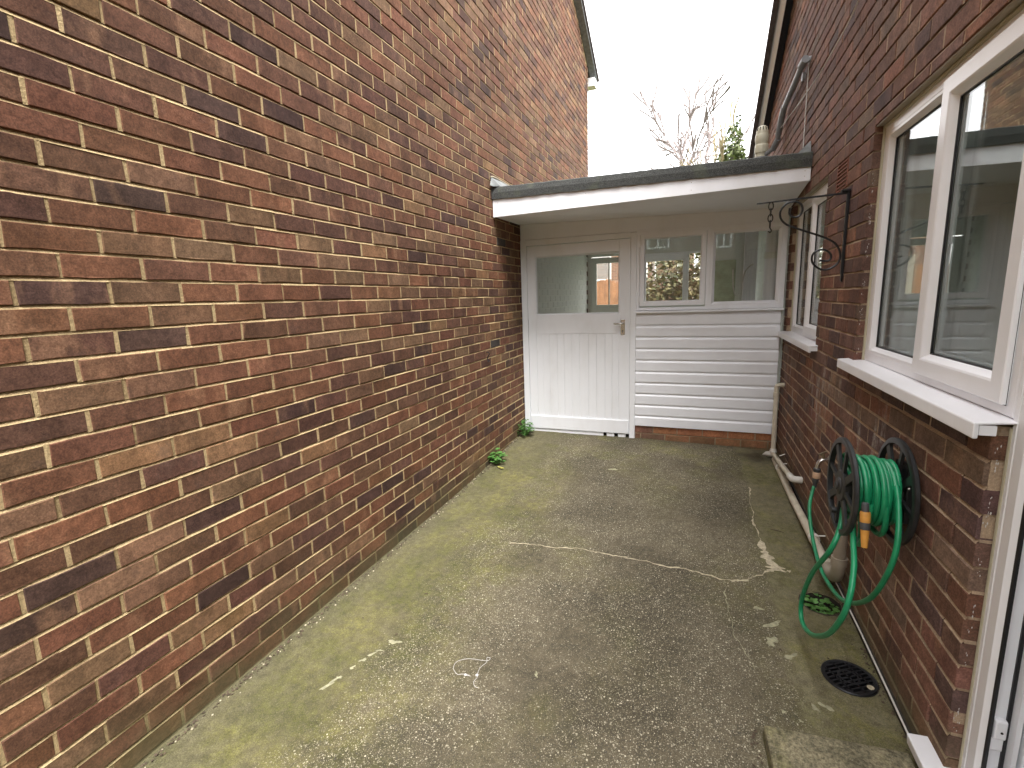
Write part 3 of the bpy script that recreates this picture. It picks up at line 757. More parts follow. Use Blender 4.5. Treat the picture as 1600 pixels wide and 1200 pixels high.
for w_, y0, y1, zs in ((win1, 1.522, 2.815, 1.052), (win2, 3.475, 4.735, 1.046)):
    MB().hexa([(XR-.045, y0, zs-.004), (XW+.02, y0, zs+.004), (XW+.02, y1, zs+.004), (XR-.045, y1, zs-.004), (XR-.047, y0, zs+.002), (XW+.02, y0, zs+.010), (XW+.02, y1, zs+.010), (XR-.047, y1, zs+.002)]).build('sill', 'upvc', w_, .002)
    bx('sill_nose', 'upvc', w_, XR-.048, XR-.036, y0, y1, zs-.040, zs+.001, bevel=.003)
    for ye in (y0, y1-.006): MB().box(XR-.0355, XR-.001, ye, ye+.006, zs-.030, zs-.0045).build('sill_end_cap', 'upvc', w_)
# buff sealant beads round the openings
def bead(parent, p0, p1, r=.007): MB().tube([p0, p1], r, 8).build('sealant_bead', 'seal', parent, smooth=True)
for (a0, a1, b0, b1), w_ in ((W1, win1), (W2, win2)):
    bead(w_, (XW-.002, a1-.004, b0), (XW-.002, a1-.004, b1-.004))
    bead(w_, (XW-.002, a0, b1-.010), (XW-.002, a1, b1-.010))
MB().box(XR+.006, XR+.11, 1.0, 2.735, 2.1005, 2.1045).build('lintel_plate', 'taupe', wall_R)
MB().box(XR+.006, XR+.11, 3.545, 4.665, 2.0755, 2.0795).build('lintel_plate', 'taupe', wall_R)

# ---- glazed door at the right edge
dr = MB().ring_frame(.625, 1.541, .022, 2.10, [(0, .07), (0, .004), (.004, 0), (.018, 0), (.020, .004), (.023, .004), (.025, 0), (.058, 0), (.072, .011), (.074, .016), (.055, .018), (.055, .062), (.078, .064), (.078, .075)], fx(-.004)).build('door', 'upvc', hr)
MB().ring_frame(.625, 1.541, .022, 2.10, [(.073, .008), (.078, .010), (.079, .016), (.056, .0175)], fx(-.004)).build('gasket', 'gasket', dr)
MB().ring_frame(.625, 1.541, .022, 2.10, [(.0545, .052), (.060, .052), (.060, .060), (.0545, .060)], fx(-.004)).build('gasket', 'gasket', dr)
kp = bx('door_keep', 'upvc', dr, XW+.018, XW+.046, 1.466, 1.4855, .205, .262, bevel=.005)
bx('keep_base', 'upvc', kp, XW+.016, XW+.044, 1.472, 1.4855, .166, .2045, bevel=.003)
MB().lathe([(.003, 0), (.003, .002)], (XW+.034, 1.4665, .228), (0, -1, 0), 10).build('screw', 'dark', kp)
lf_ = MB().ring_frame(2.525, 3.36, .06, 2.06, [(0, .06), (0, 0), (.09, 0), (.10, .02), (.10, .06)], lambda u, v, d: (u, .735-d, v)).build('open_leaf', 'upvc', dr)
MB().box(2.62, 3.265, .698, .704, .155, 1.965).build('pane', 'glass', lf_)
bead(dr, (XW-.002, 1.540, .02), (XW-.002, 1.540, 1.04), .006)
ds = MB(); ds.hexa([(2.352, .6, -.03), (2.50, .6, -.03), (2.50, 1.652, -.03), (2.352, 1.652, -.03), (2.348, .6, .008), (2.50, .6, .020), (2.50, 1.652, .020), (2.348, 1.652, .008)])
ds.build('door_sill', 'upvc', dr, .004)

# ------------------------------------------------------------------ lean-to at the end of the passage
YD = 4.76
lt = thing('lean_to', 'white painted lean-to with door and cladding closing the end of the passage', 'lean-to', (1.2, 6.3, 0))
def lerp(a, b, t): return a+(b-a)*t
def hx(name, mat, x0, x1, y0, y1, zb0, zb1, zt0, zt1, parent=lt, bevel=.003):
    return MB().hexa([(x0, y0, zb0), (x1, y0, zb1), (x1, y1, zb1), (x0, y1, zb0), (x0, y0, zt0), (x1, y0, zt1), (x1, y1, zt1), (x0, y1, zt0)]).build(name, mat, parent, bevel)
hx('fascia', 'white', .004, 2.3965, 4.05, 4.075, 2.103, 2.142, 2.252, 2.236)
for xn, zn in ((2.36, 2.175), (2.36, 2.21), (1.62, 2.16), (1.62, 2.215), (.82, 2.15), (.82, 2.22), (.05, 2.14), (.05, 2.22)):
    MB().lathe([(.0035, 0), (.002, .001)], (xn, 4.0505, zn), (0, -1, 0), 8).build('nail', 'taupe', lt)
# felt edge with a slightly ragged lip
fe = MB(); nseg = 60
for i in range(nseg+1):
    t = i/nseg; x = .002+2.395*t; j = random.uniform(-.003, .003); k = random.uniform(-.004, .004)
    zb, zt = lerp(2.250, 2.232, t), lerp(2.352, 2.333, t)
    fe.v += [(x, 4.036+j*.6, zb+j), (x, 4.030+j*.5, (zb+zt)/2), (x, 4.036, zt-.008+k*.5), (x, 4.052, zt+k*.5), (x, 4.20, zt-.004), (x, 4.052, zb+.002)]
for i in range(nseg):
    for q in range(5): fe.f.append((i*6+q, (i+1)*6+q, (i+1)*6+q+1, i*6+q+1))
fe.f += [tuple(range(6)), tuple(nseg*6+q for q in reversed(range(6)))]
fe.build('felt_edge', 'felt', lt, fixn=True)
hx('roof', 'felt', .003, 2.397, 4.08, 8.05, 2.285, 2.27, 2.345, 2.325, bevel=0)
MB().box(.003, 2.397, 4.80, 8.0, 2.245, 2.262).build('ceiling', 'white', lt)  # white board added under the roof to brighten the interior
soff = MB().hexa([(.004, 4.0755, 2.112), (2.392, 4.0755, 2.140), (2.392, 4.75, 2.075), (.004, 4.75, 2.125), (.004, 4.0755, 2.122), (2.392, 4.0755, 2.15), (2.392, 4.75, 2.085), (.004, 4.75, 2.135)]).build('soffit', 'soffit', lt)
# lead flashing lapping up the left wall
fl = MB(); fp = [(.004, 4.02, 2.352), (.004, 4.04, 2.44), (.004, 4.5, 2.45), (.004, 8.0, 2.45)]
fl.add([(.005, 4.00, 2.36), (.012, 4.02, 2.425), (.006, 4.30, 2.44), (.006, 8.0, 2.44), (.09, 8.0, 2.352), (.09, 4.30, 2.352), (.075, 4.06, 2.354), (.03, 4.012, 2.35)], [(0, 1, 7), (1, 6, 7), (1, 2, 5, 6), (2, 3, 4, 5)])
flo = fl.build('lead_flashing', 'lead', lt); sm = flo.modifiers.new('solid', 'SOLIDIFY'); sm.thickness = .003
ground_line = MB().tube(smooth_path([(.004, 4.02, 2.432), (.006, 4.1, 2.444), (.006, 4.3, 2.446), (.006, 4.8, 2.446)], 5), .007, 6).build('mortar_fillet', 'dust', lt)
MB().hexa([(2.31, 4.1, 2.335), (2.398, 4.1, 2.335), (2.398, 8.0, 2.335), (2.31, 8.0, 2.335), (2.392, 4.13, 2.42), (2.398, 4.13, 2.42), (2.398, 8.0, 2.42), (2.392, 8.0, 2.42)]).build('lead_flashing', 'lead', lt)
# header, posts
bx('header_board', 'soffit', lt, .003, 2.385, 4.742, 4.80, 1.975, 2.128)
bx('header_bead', 'soffit', lt, 1.15, 2.384, 4.736, 4.7415, 1.968, 1.988)
dfm = MB().box(.003, .064, 4.732, 4.80, -.01, 1.9745).build('door_frame', 'white_d', lt, .004)
bx('frame_post', 'white_d', dfm, 1.096, 1.150, 4.730, 4.80, -.012, 1.967, bevel=.004)
MB().hexa([(.0645, 4.7325, 1.915), (1.0955, 4.7325, 1.925), (1.0955, 4.80, 1.925), (.0645, 4.80, 1.915), (.0645, 4.7325, 1.972), (1.0955, 4.7325, 1.972), (1.0955, 4.80, 1.972), (.0645, 4.80, 1.972)]).build('frame_head', 'white_d', dfm, .003)
# door leaf: stiles, rails, planks, glass
dy0, dy1 = 4.744, 4.786
door = bx('door', 'white_d', lt, .067, .150, dy0, dy1, .030, 1.907, bevel=.003)
bx('stile', 'white_d', door, .990, 1.093, dy0, dy1, .030, 1.917, bevel=.003)
MB().hexa([(.1505, dy0, 1.806), (.9895, dy0, 1.812), (.9895, dy1, 1.812), (.1505, dy1, 1.806), (.1505, dy0, 1.9075), (.9895, dy0, 1.916), (.9895, dy1, 1.916), (.1505, dy1, 1.9075)]).build('top_rail', 'white_d', door, .003)
bx('lock_rail', 'white_d', door, .1505, .9895, dy0, dy1, 1.034, 1.229, bevel=.003)
bx('bottom_rail', 'white_d', door, .070, 1.088, dy0-.012, dy0-.0005, .036, .172, bevel=.004)
edges = [.1505, .217, .289, .369, .440, .521, .600, .690, .770, .855, .924, .9895]
for a, b in zip(edges[:-1], edges[1:]):
    zt = 1.0335; y = dy0+.003; c_ = .0035
    MB().add([(a+.0004, y+c_, .10), (a+c_, y, .10), (b-c_, y, .10), (b-.0004, y+c_, .10), (b-.0004, dy1-.01, .10), (a+.0004, dy1-.01, .10),
              (a+.0004, y+c_, zt), (a+c_, y, zt), (b-c_, y, zt), (b-.0004, y+c_, zt), (b-.0004, dy1-.01, zt), (a+.0004, dy1-.01, zt)],
             [(0, 1, 7, 6), (1, 2, 8, 7), (2, 3, 9, 8), (3, 4, 10, 9), (4, 5, 11, 10), (5, 0, 6, 11), (5, 4, 3, 2, 1, 0), (6, 7, 8, 9, 10, 11)]).build('plank', 'white_d', door)
MB().box(.15, .99, 4.772, 4.776, 1.228, 1.812).build('pane', 'glass_old', door)
MB().ring_frame(.1505, .9895, 1.2295, 1.806, [(0, .004), (.003, .004), (.012, .024), (.012, .03)], lambda u, v, d: (u, dy0+d, v)).build('putty_bead', 'white_d', door)
for a, b, z1 in ((.07, .838, .0295), (.872, .948, .027), (.985, 1.06, .0285)): bx('weather_bar', 'white_d', door, a, b, 4.742, 4.775, -.006, z1, bevel=.004)
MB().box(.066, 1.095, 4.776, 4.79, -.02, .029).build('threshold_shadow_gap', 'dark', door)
# handle
hp = bx('handle_plate', 'chrome', door, 1.006, 1.046, 4.738, 4.7435, 1.022, 1.172, bevel=.002)
lv = MB().tube(smooth_path([(1.026, 4.738, 1.135), (1.026, 4.70, 1.135), (1.012, 4.694, 1.134), (.98, 4.694, 1.132), (.945, 4.697, 1.133)], 6), [.009]*6+[.0085]*6+[.008]*6+[.0075]*7, 10)
lv.build('lever', 'chrome', hp, smooth=True)
MB().lathe([(.0055, 0), (.0055, .003)], (1.026, 4.7385, 1.062), (0, -1, 0), 12).build('keyhole', 'dark', hp)
bx('keyhole_slot', 'dark', hp, 1.023, 1.029, 4.7362, 4.738, 1.043, 1.060, bevel=0)
for z in (1.032, 1.162): MB().lathe([(.004, 0), (.003, .002)], (1.026, 4.738, z), (0, -1, 0), 10).build('screw', 'chrome', hp)
MB().lathe([(.006, 0), (.004, .002)], (1.026, 4.744, .93), (0, -1, 0), 10).build('old_keyhole_cover', 'white_d', door)
# window of the lean-to
fy = lambda u, v, d: (u, 4.736+d, v)
wf = MB().ring_frame(1.1505, 2.3835, 1.250, 1.9675, [(0, .06), (0, .003), (.003, 0), (.025, 0), (.028, .004), (.028, .05)], fy).build('window', 'white', lt)
bx('mullion', 'white', wf, 1.755, 1.789, 4.737, 4.79, 1.275, 1.942)
MB().ring_frame(1.789, 2.357, 1.276, 1.942, [(0, .002), (.018, .002), (.040, .020), (.040, .035)], fy).build('putty_bead', 'white', wf)
MB().box(1.82, 2.33, 4.766, 4.769, 1.30, 1.93).build('pane', 'glass_old', wf)
cs = MB().ring_frame(1.182, 1.751, 1.292, 1.944, [(0, .03), (0, .002), (.002, 0), (.036, 0), (.046, .014), (.046, .03)], lambda u, v, d: (u, 4.729+d, v)).build('sash', 'white', wf)
MB().box(1.225, 1.71, 4.748, 4.751, 1.335, 1.90).build('pane', 'glass_old', cs)
for z in (1.36, 1.86): bx('hinge', 'white', cs, 1.172, 1.184, 4.726, 4.735, z-.03, z+.03)
MB().hexa([(1.1505, 4.70, 1.226), (2.384, 4.70, 1.230), (2.384, 4.79, 1.230), (1.1505, 4.79, 1.226), (1.1505, 4.70, 1.244), (2.384, 4.70, 1.246), (2.384, 4.79, 1.2495), (1.1505, 4.79, 1.2495)]).build('window_sill', 'white', wf, .003)
# shiplap boards
nb = 10; zb0 = .128; pit = (1.2255-.128)/nb
for i in range(nb):
    z = zb0+i*pit; a, b = 1.1515, 2.368+random.uniform(-.002, .001); y = 4.732+random.uniform(-.001, .001)
    prof = [(y, z+.001), (y-.001, z+.004), (y-.001, z+.080), (y+.002, z+.086), (y+.0095, z+.097), (y+.011, z+pit-.0005), (y+.022, z+pit-.0005), (y+.022, z+.001)]
    dzr = -.006*(1-i/nb)
    V = [(a, q[0], q[1]) for q in prof]+[(b, q[0], q[1]+dzr) for q in prof]; n_ = len(prof)
    MB().add(V, [tuple(range(n_)), tuple(reversed(range(n_, 2*n_)))]+[(j, j+n_, (j+1) % n_+n_, (j+1) % n_) for j in range(n_)]).build('weatherboard', 'clad', lt, fixn=True)
MB().box(1.1515, 2.383, 4.756, 4.80, .1, 1.2495).build('stud_panel', 'greywood', lt)
# brick plinth under the boards
pl = MB().box(1.152, 2.396, 4.752, 4.80, -.16, .1275).build('plinth', 'mortar_R', lt)
fP = (lambda u, v, w_: (u, 4.747-w_, v), math.pi)
PAL_P = [((.33, .13, .065), 3), ((.25, .105, .06), 3), ((.20, .10, .07), 2)]
lay_bricks(pl, fP, 1.153, 2.39, -.11, .126, -.1, lambda r: 1.21 if r % 2 else 1.10, PAL_P)
# inside: floor, far wall with door and window, soil pipe, cable
MB().box(.0, 2.40, 4.84, 8.0, -.1, -.02).build('inner_floor', 'mortar_paint', lt)
YB = 8.0
MB().box(.003, 2.397, YB, YB+.06, 2.02, 2.28).build('back_header', 'greywood', lt)
MB().box(.003, .06, YB, YB+.06, -.1, 2.02).build('back_post', 'greywood', lt)
bd = MB().ring_frame(.062, .84, .0, 2.0, [(0, .04), (0, 0), (.085, 0), (.085, .04)], lambda u, v, d: (u, YB+d, v)).build('back_door', 'greywood', lt)
MB().box(.147, .755, YB+.02, YB+.024, .085, 1.12).build('pane', 'glass_old', bd)  # lower door glass added to let more light into the lean-to
bx('lower_rail', 'greywood', bd, .147, .755, YB-.002, YB+.04, 1.12, 1.252, bevel=.003)
MB().box(.147, .755, YB+.02, YB+.024, 1.252, 1.915).build('pane', 'glass_old', bd)
bx('glazing_bar', 'greywood', bd, .34, .36, YB+.005, YB+.035, 1.252, 1.915)
MB().box(.84, .90, YB, YB+.06, -.1, 2.02).build('back_post', 'greywood', lt)
MB().box(.90, 2.397, YB, YB+.06, -.1, .6).build('back_wall', 'greywood', lt)
MB().box(.90, 2.397, YB, YB+.06, 1.18, 1.24).build('back_rail', 'greywood', lt)
MB().box(.90, 2.397, YB+.02, YB+.024, .6, 1.18).build('pane', 'glass_old', lt)  # extra low glazing, added to brighten the lean-to inside
for xx in (1.3, 1.8): bx('back_mullion', 'greywood', lt, xx, xx+.05, YB, YB+.05, .6, 1.18)
bw = MB().ring_frame(.90, 1.80, 1.24, 2.02, [(0, .05), (0, -.005), (.03, -.005), (.03, .05)], lambda u, v, d: (u, YB+d, v)).build('back_window', 'white', lt)
bx('mullion', 'white', bw, 1.475, 1.56, YB-.003, YB+.045, 1.27, 1.99)
MB().box(.93, 1.475, YB+.02, YB+.024, 1.27, 1.90).build('pane', 'glass_old', bw)
MB().box(1.56, 1.77, YB+.02, YB+.024, 1.27, 1.99).build('pane', 'glass_old', bw)
bx('transom', 'white', bw, .93, 1.475, YB-.004, YB+.04, 1.90, 1.99)
MB().box(1.80, 2.397, YB+.0, YB+.055, 1.24, 2.02).build('back_panel_frame', 'greywood', lt)
bx('obscured_panel', 'green_panel', lt, 1.88, 2.215, YB-.012, YB-.001, 1.2, 1.86)
bx('cupboard', 'mortar_paint', lt, 1.98, 2.395, 6.6, 7.2, -.02, 2.2, bevel=.01) if False else None
sp = thing('soil_pipe', 'fat white soil pipe standing inside behind the right pane of the lean-to window', 'pipe', (2.325, 5.2, -.02))
MB().lathe([(.055, 0), (.055, 2.36)], (2.325, 5.2, -.02), (0, 0, 1), 24).build('stack', 'white', sp, smooth=True)
for z in (.6, 1.72): MB().lathe([(.061, -.03), (.064, -.02), (.064, .02), (.061, .03)], (2.325, 5.2, z), (0, 0, 1), 24).build('collar', 'mortar_paint', sp, smooth=True)
cb = MB().tube(smooth_path([(2.02, 5.5, 1.62), (2.03, 5.5, 1.45), (2.06, 5.5, 1.36), (2.10, 5.5, 1.42), (2.13, 5.5, 1.58), (2.17, 5.5, 1.64), (2.20, 5.46, 1.66)], 7), .006, 8)
tag(cb.build('cable', 'wire', None, smooth=True), 'dark cable looping behind the right pane of the lean-to window', 'cable')
bxp = thing('boxed_duct', 'pale boxed duct inside the lean-to beside the white soil pipe', 'duct', (2.2, 6.0, -.02))
bx('casing', 'white', bxp, 2.155, 2.28, 5.9, 6.1, -.02, 2.24, bevel=.006)
bx('cover_strip', 'greywood', bxp, 2.12, 2.150, 5.93, 5.95, 0, 2.2)

# vent stack above the roof, grey overflow pipe, wire
vs = thing('vent_stack', 'cream vent pipe with slotted cap above the lean-to roof', 'vent pipe', (2.235, 5.62, 2.33))
MB().lathe([(.052, 0), (.052, .48)], (2.235, 5.62, 2.33), (0, 0, 1), 24).build('pipe', 'vent', vs, smooth=True)
MB().lathe([(.060, .40), (.062, .41), (.062, .46), (.060, .475), (.055, .48), (.058, .50), (.062, .51), (.062, .56), (.056, .575)], (2.235, 5.62, 2.33), (0, 0, 1), 24).build('collar', 'vent', vs, smooth=True)
cap = MB().lathe([(.056, .575), (.056, .60), (.046, .635), (.025, .65), (.0, .653)], (2.235, 5.62, 2.33), (0, 0, 1), 24, caps=False).build('cap', 'vent', vs, smooth=True)
for i in range(12):
    a = 2*math.pi*i/12; c_, s_ = math.cos(a), math.sin(a)
    MB().tube([(2.235+.0545*c_, 5.62+.0545*s_, 2.33+.603), (2.235+.047*c_, 5.62+.047*s_, 2.33+.634)], .0045, 6).build('slot', 'dark', cap)
MB().lathe([(.066, .30), (.066, .36)], (2.235, 5.62, 2.33), (0, 0, 1), 24).build('strap_boss', 'grey_pipe', vs, smooth=True)
gp = thing('overflow_pipe', 'grey jointed waste pipe crossing the right wall down to the cream vent', 'pipe', (2.38, 4.9, 2.7))
P = [(2.41, 4.36, 3.035), (2.362, 4.36, 3.03), (2.356, 4.41, 3.022), (2.356, 5.20, 2.985), (2.356, 5.28, 2.96), (2.352, 5.42, 2.84), (2.35, 5.46, 2.79), (2.33, 5.53, 2.745), (2.26, 5.60, 2.70)]
MB().tube(P, .021, 14).build('pipe', 'grey_pipe', gp, smooth=True, angle=60)
for a, b in ((1, 2), (3, 4), (4, 5), (6, 7)):
    A, B = Vector(P[a]), Vector(P[b]); MB().tube([A-(B-A).normalized()*.02, A, B, B+(B-A).normalized()*.02], .0265, 14).build('elbow', 'grey_pipe', gp, smooth=True, angle=60)
MB().lathe([(.03, 0), (.03, .02), (.012, .02), (.012, .022)], (2.385, 4.45, 2.955), (-1, 0, 0), 18).build('clip', 'grey_pipe', gp, smooth=True)
MB().tube([(2.394, 4.39, 2.36), (2.394, 4.39, 3.02)], .0035, 6).build('earth_wire', 'wire', gp)
tw = MB().tube(smooth_path([(2.382, 2.55, 3.0), (2.38, 3.079, 2.79), (2.378, 3.677, 2.760), (2.376, 4.25, 2.785), (2.36, 5.3, 2.865), (2.33, 5.5, 2.86)], 10), .0042, 6)
tag(tw.build('phone_wire', 'wire', None, smooth=True), 'thin pale wire slung across the upper part of the right brick wall', 'wire')

# ------------------------------------------------------------------ basket bracket
br = thing('basket_bracket', 'black wrought iron hanging basket bracket with scrolls between the two right windows', 'bracket', (2.39, 3.04, 1.45))
YBk = 3.04
bx('back_bar', 'black_iron', br, 2.386, 2.3985, YBk-.011, YBk+.011, 1.475, 1.885, bevel=.002)
MB().hexa([(2.388, YBk-.008, 1.44), (2.398, YBk-.002, 1.43), (2.398, YBk+.002, 1.43), (2.388, YBk+.008, 1.44), (2.388, YBk-.010, 1.475), (2.398, YBk-.010, 1.475), (2.398, YBk+.010, 1.475), (2.388, YBk+.010, 1.475)]).build('bar_tip', 'black_iron', br)
bx('top_plate', 'black_iron', br, 2.362, 2.3985, YBk-.018, YBk+.018, 1.885, 1.897, bevel=.002)
MB().hexa([(1.972, YBk-.006, 1.862), (2.386, YBk-.006, 1.874), (2.386, YBk+.006, 1.874), (1.972, YBk+.006, 1.862), (1.972, YBk-.006, 1.868), (2.386, YBk-.006, 1.884), (2.386, YBk+.006, 1.884), (1.972, YBk+.006, 1.868)]).build('arm', 'black_iron', br, .001)
SC = [(2.131, 1.829), (2.133, 1.797), (2.156, 1.78), (2.182, 1.788), (2.192, 1.82), (2.178, 1.849), (2.147, 1.860), (2.111, 1.850), (2.089, 1.817), (2.092, 1.78), (2.117, 1.749), (2.155, 1.729), (2.224, 1.699), (2.292, 1.67), (2.345, 1.638), (2.372, 1.599), (2.379, 1.558), (2.364, 1.522), (2.325, 1.5), (2.289, 1.506), (2.257, 1.536), (2.251, 1.57), (2.264, 1.594), (2.296, 1.604), (2.326, 1.59), (2.339, 1.565), (2.326, 1.545), (2.286, 1.549)]
MB().tube(smooth_path([(x, YBk, z) for x, z in SC], 6), .0052, 8).build('scroll', 'black_iron', br, smooth=True)
ch = thing('chain', 'short rusty chain with hook hanging from the basket bracket arm', 'chain', (2.042, YBk, 1.86))
z = 1.862
for i in range(4):
    pts = []; hgt = .020; wd = .0115
    for k in range(16):
        a = 2*math.pi*k/16; u, v_ = wd*math.cos(a), hgt*math.sin(a)
        pts.append((2.042+(u if i % 2 == 0 else 0), YBk+(0 if i % 2 == 0 else u), z-hgt*.75+v_))
    MB().tube(pts, .0032, 6, closed=True).build('link', 'black_iron', ch, smooth=True); z -= .031
MB().tube(smooth_path([(2.042, YBk, z+.012), (2.044, YBk, z-.005), (2.050, YBk, z-.018), (2.044, YBk, z-.028), (2.036, YBk, z-.020)], 5), .003, 6).build('hook', 'black_iron', ch, smooth=True)

# ------------------------------------------------------------------ hose reel
RY, RZ = 1.985, .688
hrl = thing('hose_reel', 'black plastic wall mounted hose reel below the large right window', 'hose reel', (2.39, RY, RZ))
def flange(x, r, flip, name):
    n_ = 48; mb = MB(); th = .010
    sg = -1 if flip else 1
    # rim
    mb.lathe([(r-.020, 0), (r-.004, 0), (r, .004), (r, .014), (r-.006, .018), (r-.020, .018), (r-.020, 0)], (x, RY, RZ), (sg, 0, 0), n_, caps=False)
    mb.lathe([(.012, 0), (.055, 0), (.058, .004), (.058, .018), (.012, .018), (.012, 0)], (x, RY, RZ), (sg, 0, 0), n_, caps=False)
    for i in range(8):                       # eight broad dished spokes
        a0 = 2*math.pi*i/8+.2; hw = .075 if i % 2 == 0 else .13
        V = []
        for rr, k in ((.05, 1.9), (.085, 1.25), (.125, .95), (r-.010, 1.15)):
            for s_ in (-1, 1):
                aa = a0+s_*hw*k*(.09/rr)**.55
                for d in (.004, .014): V.append((x+sg*d, RY+rr*math.cos(aa), RZ+rr*math.sin(aa)))
        F = []
        for q in range(3):
            b = q*4; c_ = b+4
            F += [(b, b+2, c_+2, c_), (b+1, c_+1, c_+3, b+3), (b, c_, c_+1, b+1), (b+2, b+3, c_+3, c_+2)]
        mb.add(V, F)
    return mb.build(name, 'black_plastic', hrl, smooth=True, angle=35, fixn=True)
flange(2.194, .178, False, 'flange')
flange(2.372, .188, True, 'flange')
MB().lathe([(.062, .008), (.062, .170)], (2.20, RY, RZ), (1, 0, 0), 24).build('drum', 'black_plastic', hrl, smooth=True)
hub = MB().lathe([(.0, -.012), (.014, -.012), (.016, -.008), (.030, -.004), (.034, .004)], (2.194, RY, RZ), (1, 0, 0), 20, caps=False).build('hub_cap', 'black_plastic', hrl, smooth=True)
MB().box(2.374, 2.399, RY-.06, RY+.06, RZ-.10, RZ+.10).build('wall_bracket', 'black_plastic', hrl, .006)
MB().tube([(2.18, RY+.02, RZ-.105), (2.196, RY+.02, RZ-.105)], .011, 10).build('crank_knob', 'black_plastic', hrl, smooth=True)
for q in ((1.90, .73),): MB().lathe([(.007, 0), (.005, .004)], (2.371, q[0], q[1]), (-1, 0, 0), 12).build('screw', 'chrome', hrl)
# hose: wound coils, two hanging loops
ghs = thing('garden_hose', 'bright green garden hose wound on the black reel with loops hanging below', 'hose', (2.29, RY, -.05))
coil = []; turns = 8
for lay, rad in ((0, .076), (1, .094), (2, .111)):
    tn = (8, 7.4, 6)[lay]; xa_, xb_ = (2.222, 2.352) if lay % 2 == 0 else (2.345, 2.225)
    nn = int(tn*26)
    for k in range(nn):
        t = k/nn; a = 2*math.pi*tn*t+.4*lay
        wv = .005*math.sin(5.3*t*tn+lay)+.004*math.sin(11*t+lay)
        rr = rad+wv
        sag = -.004 if lay else 0
        coil.append((xa_+(xb_-xa_)*t+.005*math.sin(9*t+lay*2), RY+rr*math.cos(a), RZ+rr*math.sin(a)*1.02+sag))
MB().tube(coil, .0094, 9).build('wound_hose', 'hose', ghs, smooth=True)
# a slack turn drooping at the underside of the reel
dr_ = [(2.30, RY-.10, RZ+.03), (2.305, RY-.118, RZ-.04), (2.31, RY-.10, RZ-.11), (2.312, RY-.05, RZ-.150), (2.308, RY+.02, RZ-.150), (2.30, RY+.09, RZ-.10), (2.296, RY+.115, RZ-.02)]
MB().tube(smooth_path(dr_, 8), .0094, 9).build('slack_turn', 'hose', ghs, smooth=True)
dr2 = [(2.262, RY-.11, RZ-.02), (2.258, RY-.112, RZ-.09), (2.256, RY-.085, RZ-.165), (2.262, RY-.03, RZ-.205), (2.28, RY+.02, RZ-.175), (2.285, RY+.07, RZ-.11)]
MB().tube(smooth_path(dr2, 8), .0094, 9).build('slack_turn', 'hose', ghs, smooth=True)
A = [(2.335, 2.985, .315), (2.32, 2.96, .27), (2.30, 2.888, .205), (2.30, 2.77, .095), (2.30, 2.565, .036), (2.30, 2.30, .070), (2.30, 2.098, .158), (2.30, 1.908, .303), (2.305, 1.80, .463), (2.318, 1.79, .575), (2.33, 1.845, .68), (2.335, 1.90, .74)]
MB().tube(smooth_path(A, 9), .0092, 10).build('hanging_loop', 'hose', ghs, smooth=True)
B = [(2.215, 1.99, .60), (2.20, 1.955, .53), (2.17, 1.93, .455), (2.15, 2.06, .285), (2.145, 2.17, .10), (2.145, 2.145, .012), (2.15, 2.007, .049), (2.152, 1.807, .194), (2.16, 1.695, .34), (2.175, 1.69, .43), (2.195, 1.75, .495), (2.21, 1.83, .545), (2.222, 1.90, .60)]
MB().tube(smooth_path(B, 9), .0092, 10).build('hanging_loop', 'hose', ghs, smooth=True)
# spray connector hanging at the front of the coil
cA = Vector((2.225, 1.80, .684)); cB = Vector((2.225, 1.775, .57)); dv = (cB-cA).normalized()
def cone(name, mat, prof, parent=ghs): MB().lathe([(a*.82, b*.92) for a, b in prof], cA, dv, 18).build(name, mat, parent, smooth=True, angle=35)
cone('connector_collar', 'grey_pl', [(.010, -.02), (.013, -.018), (.014, 0), (.013, .014)])
cone('connector_body', 'orange', [(.0165, .012), (.0185, .018), (.0185, .048), (.017, .052)])
cone('connector_grip', 'grey_pl', [(.0175, .050), (.0182, .054), (.0182, .072), (.0172, .076)])
cone('connector_nozzle', 'orange', [(.0158, .074), (.0155, .08), (.0118, .132), (.0112, .140), (.006, .140)])
# tap on the wall with the hose end
tp = thing('garden_tap', 'weathered outside tap with faded hose connector on the right wall', 'tap', (2.40, 2.99, .45))
MB().tube(smooth_path([(2.402, 2.99, .47), (2.37, 2.985, .468), (2.35, 2.982, .455), (2.343, 2.982, .435), (2.341, 2.982, .415)], 5), .011, 12).build('spout', 'chrome', tp, smooth=True)
MB().lathe([(.02, 0), (.022, .004), (.014, .010)], (2.40, 2.99, .47), (-1, 0, 0), 18).build('back_plate', 'brass', tp, smooth=True)
MB().tube([(2.368, 2.985, .475), (2.362, 2.984, .502)], [.009, .008], 12).build('stem', 'brass', tp, smooth=True)
MB().tube([(2.362-.02, 2.97, .500), (2.362, 2.984, .506), (2.362+.02, 3.0, .510)], .0055, 8).build('handle', 'brass', tp, smooth=True)
MB().lathe([(.015, 0), (.018, .003), (.018, .020), (.016, .024)], (2.341, 2.982, .418), (-.02, 0, -1), 18).build('hose_union', 'grey_pl', tp, smooth=True)
MB().lathe([(.017, .022), (.0195, .026), (.0195, .054), (.018, .058)], (2.341, 2.982, .418), (-.02, 0, -1), 18).build('connector', 'peach', tp, smooth=True)
MB().lathe([(.016, .056), (.016, .076), (.012, .09), (.0105, .112)], (2.341, 2.982, .418), (-.05, .02, -1), 18).build('connector_nut', 'grey_pl', tp, smooth=True)

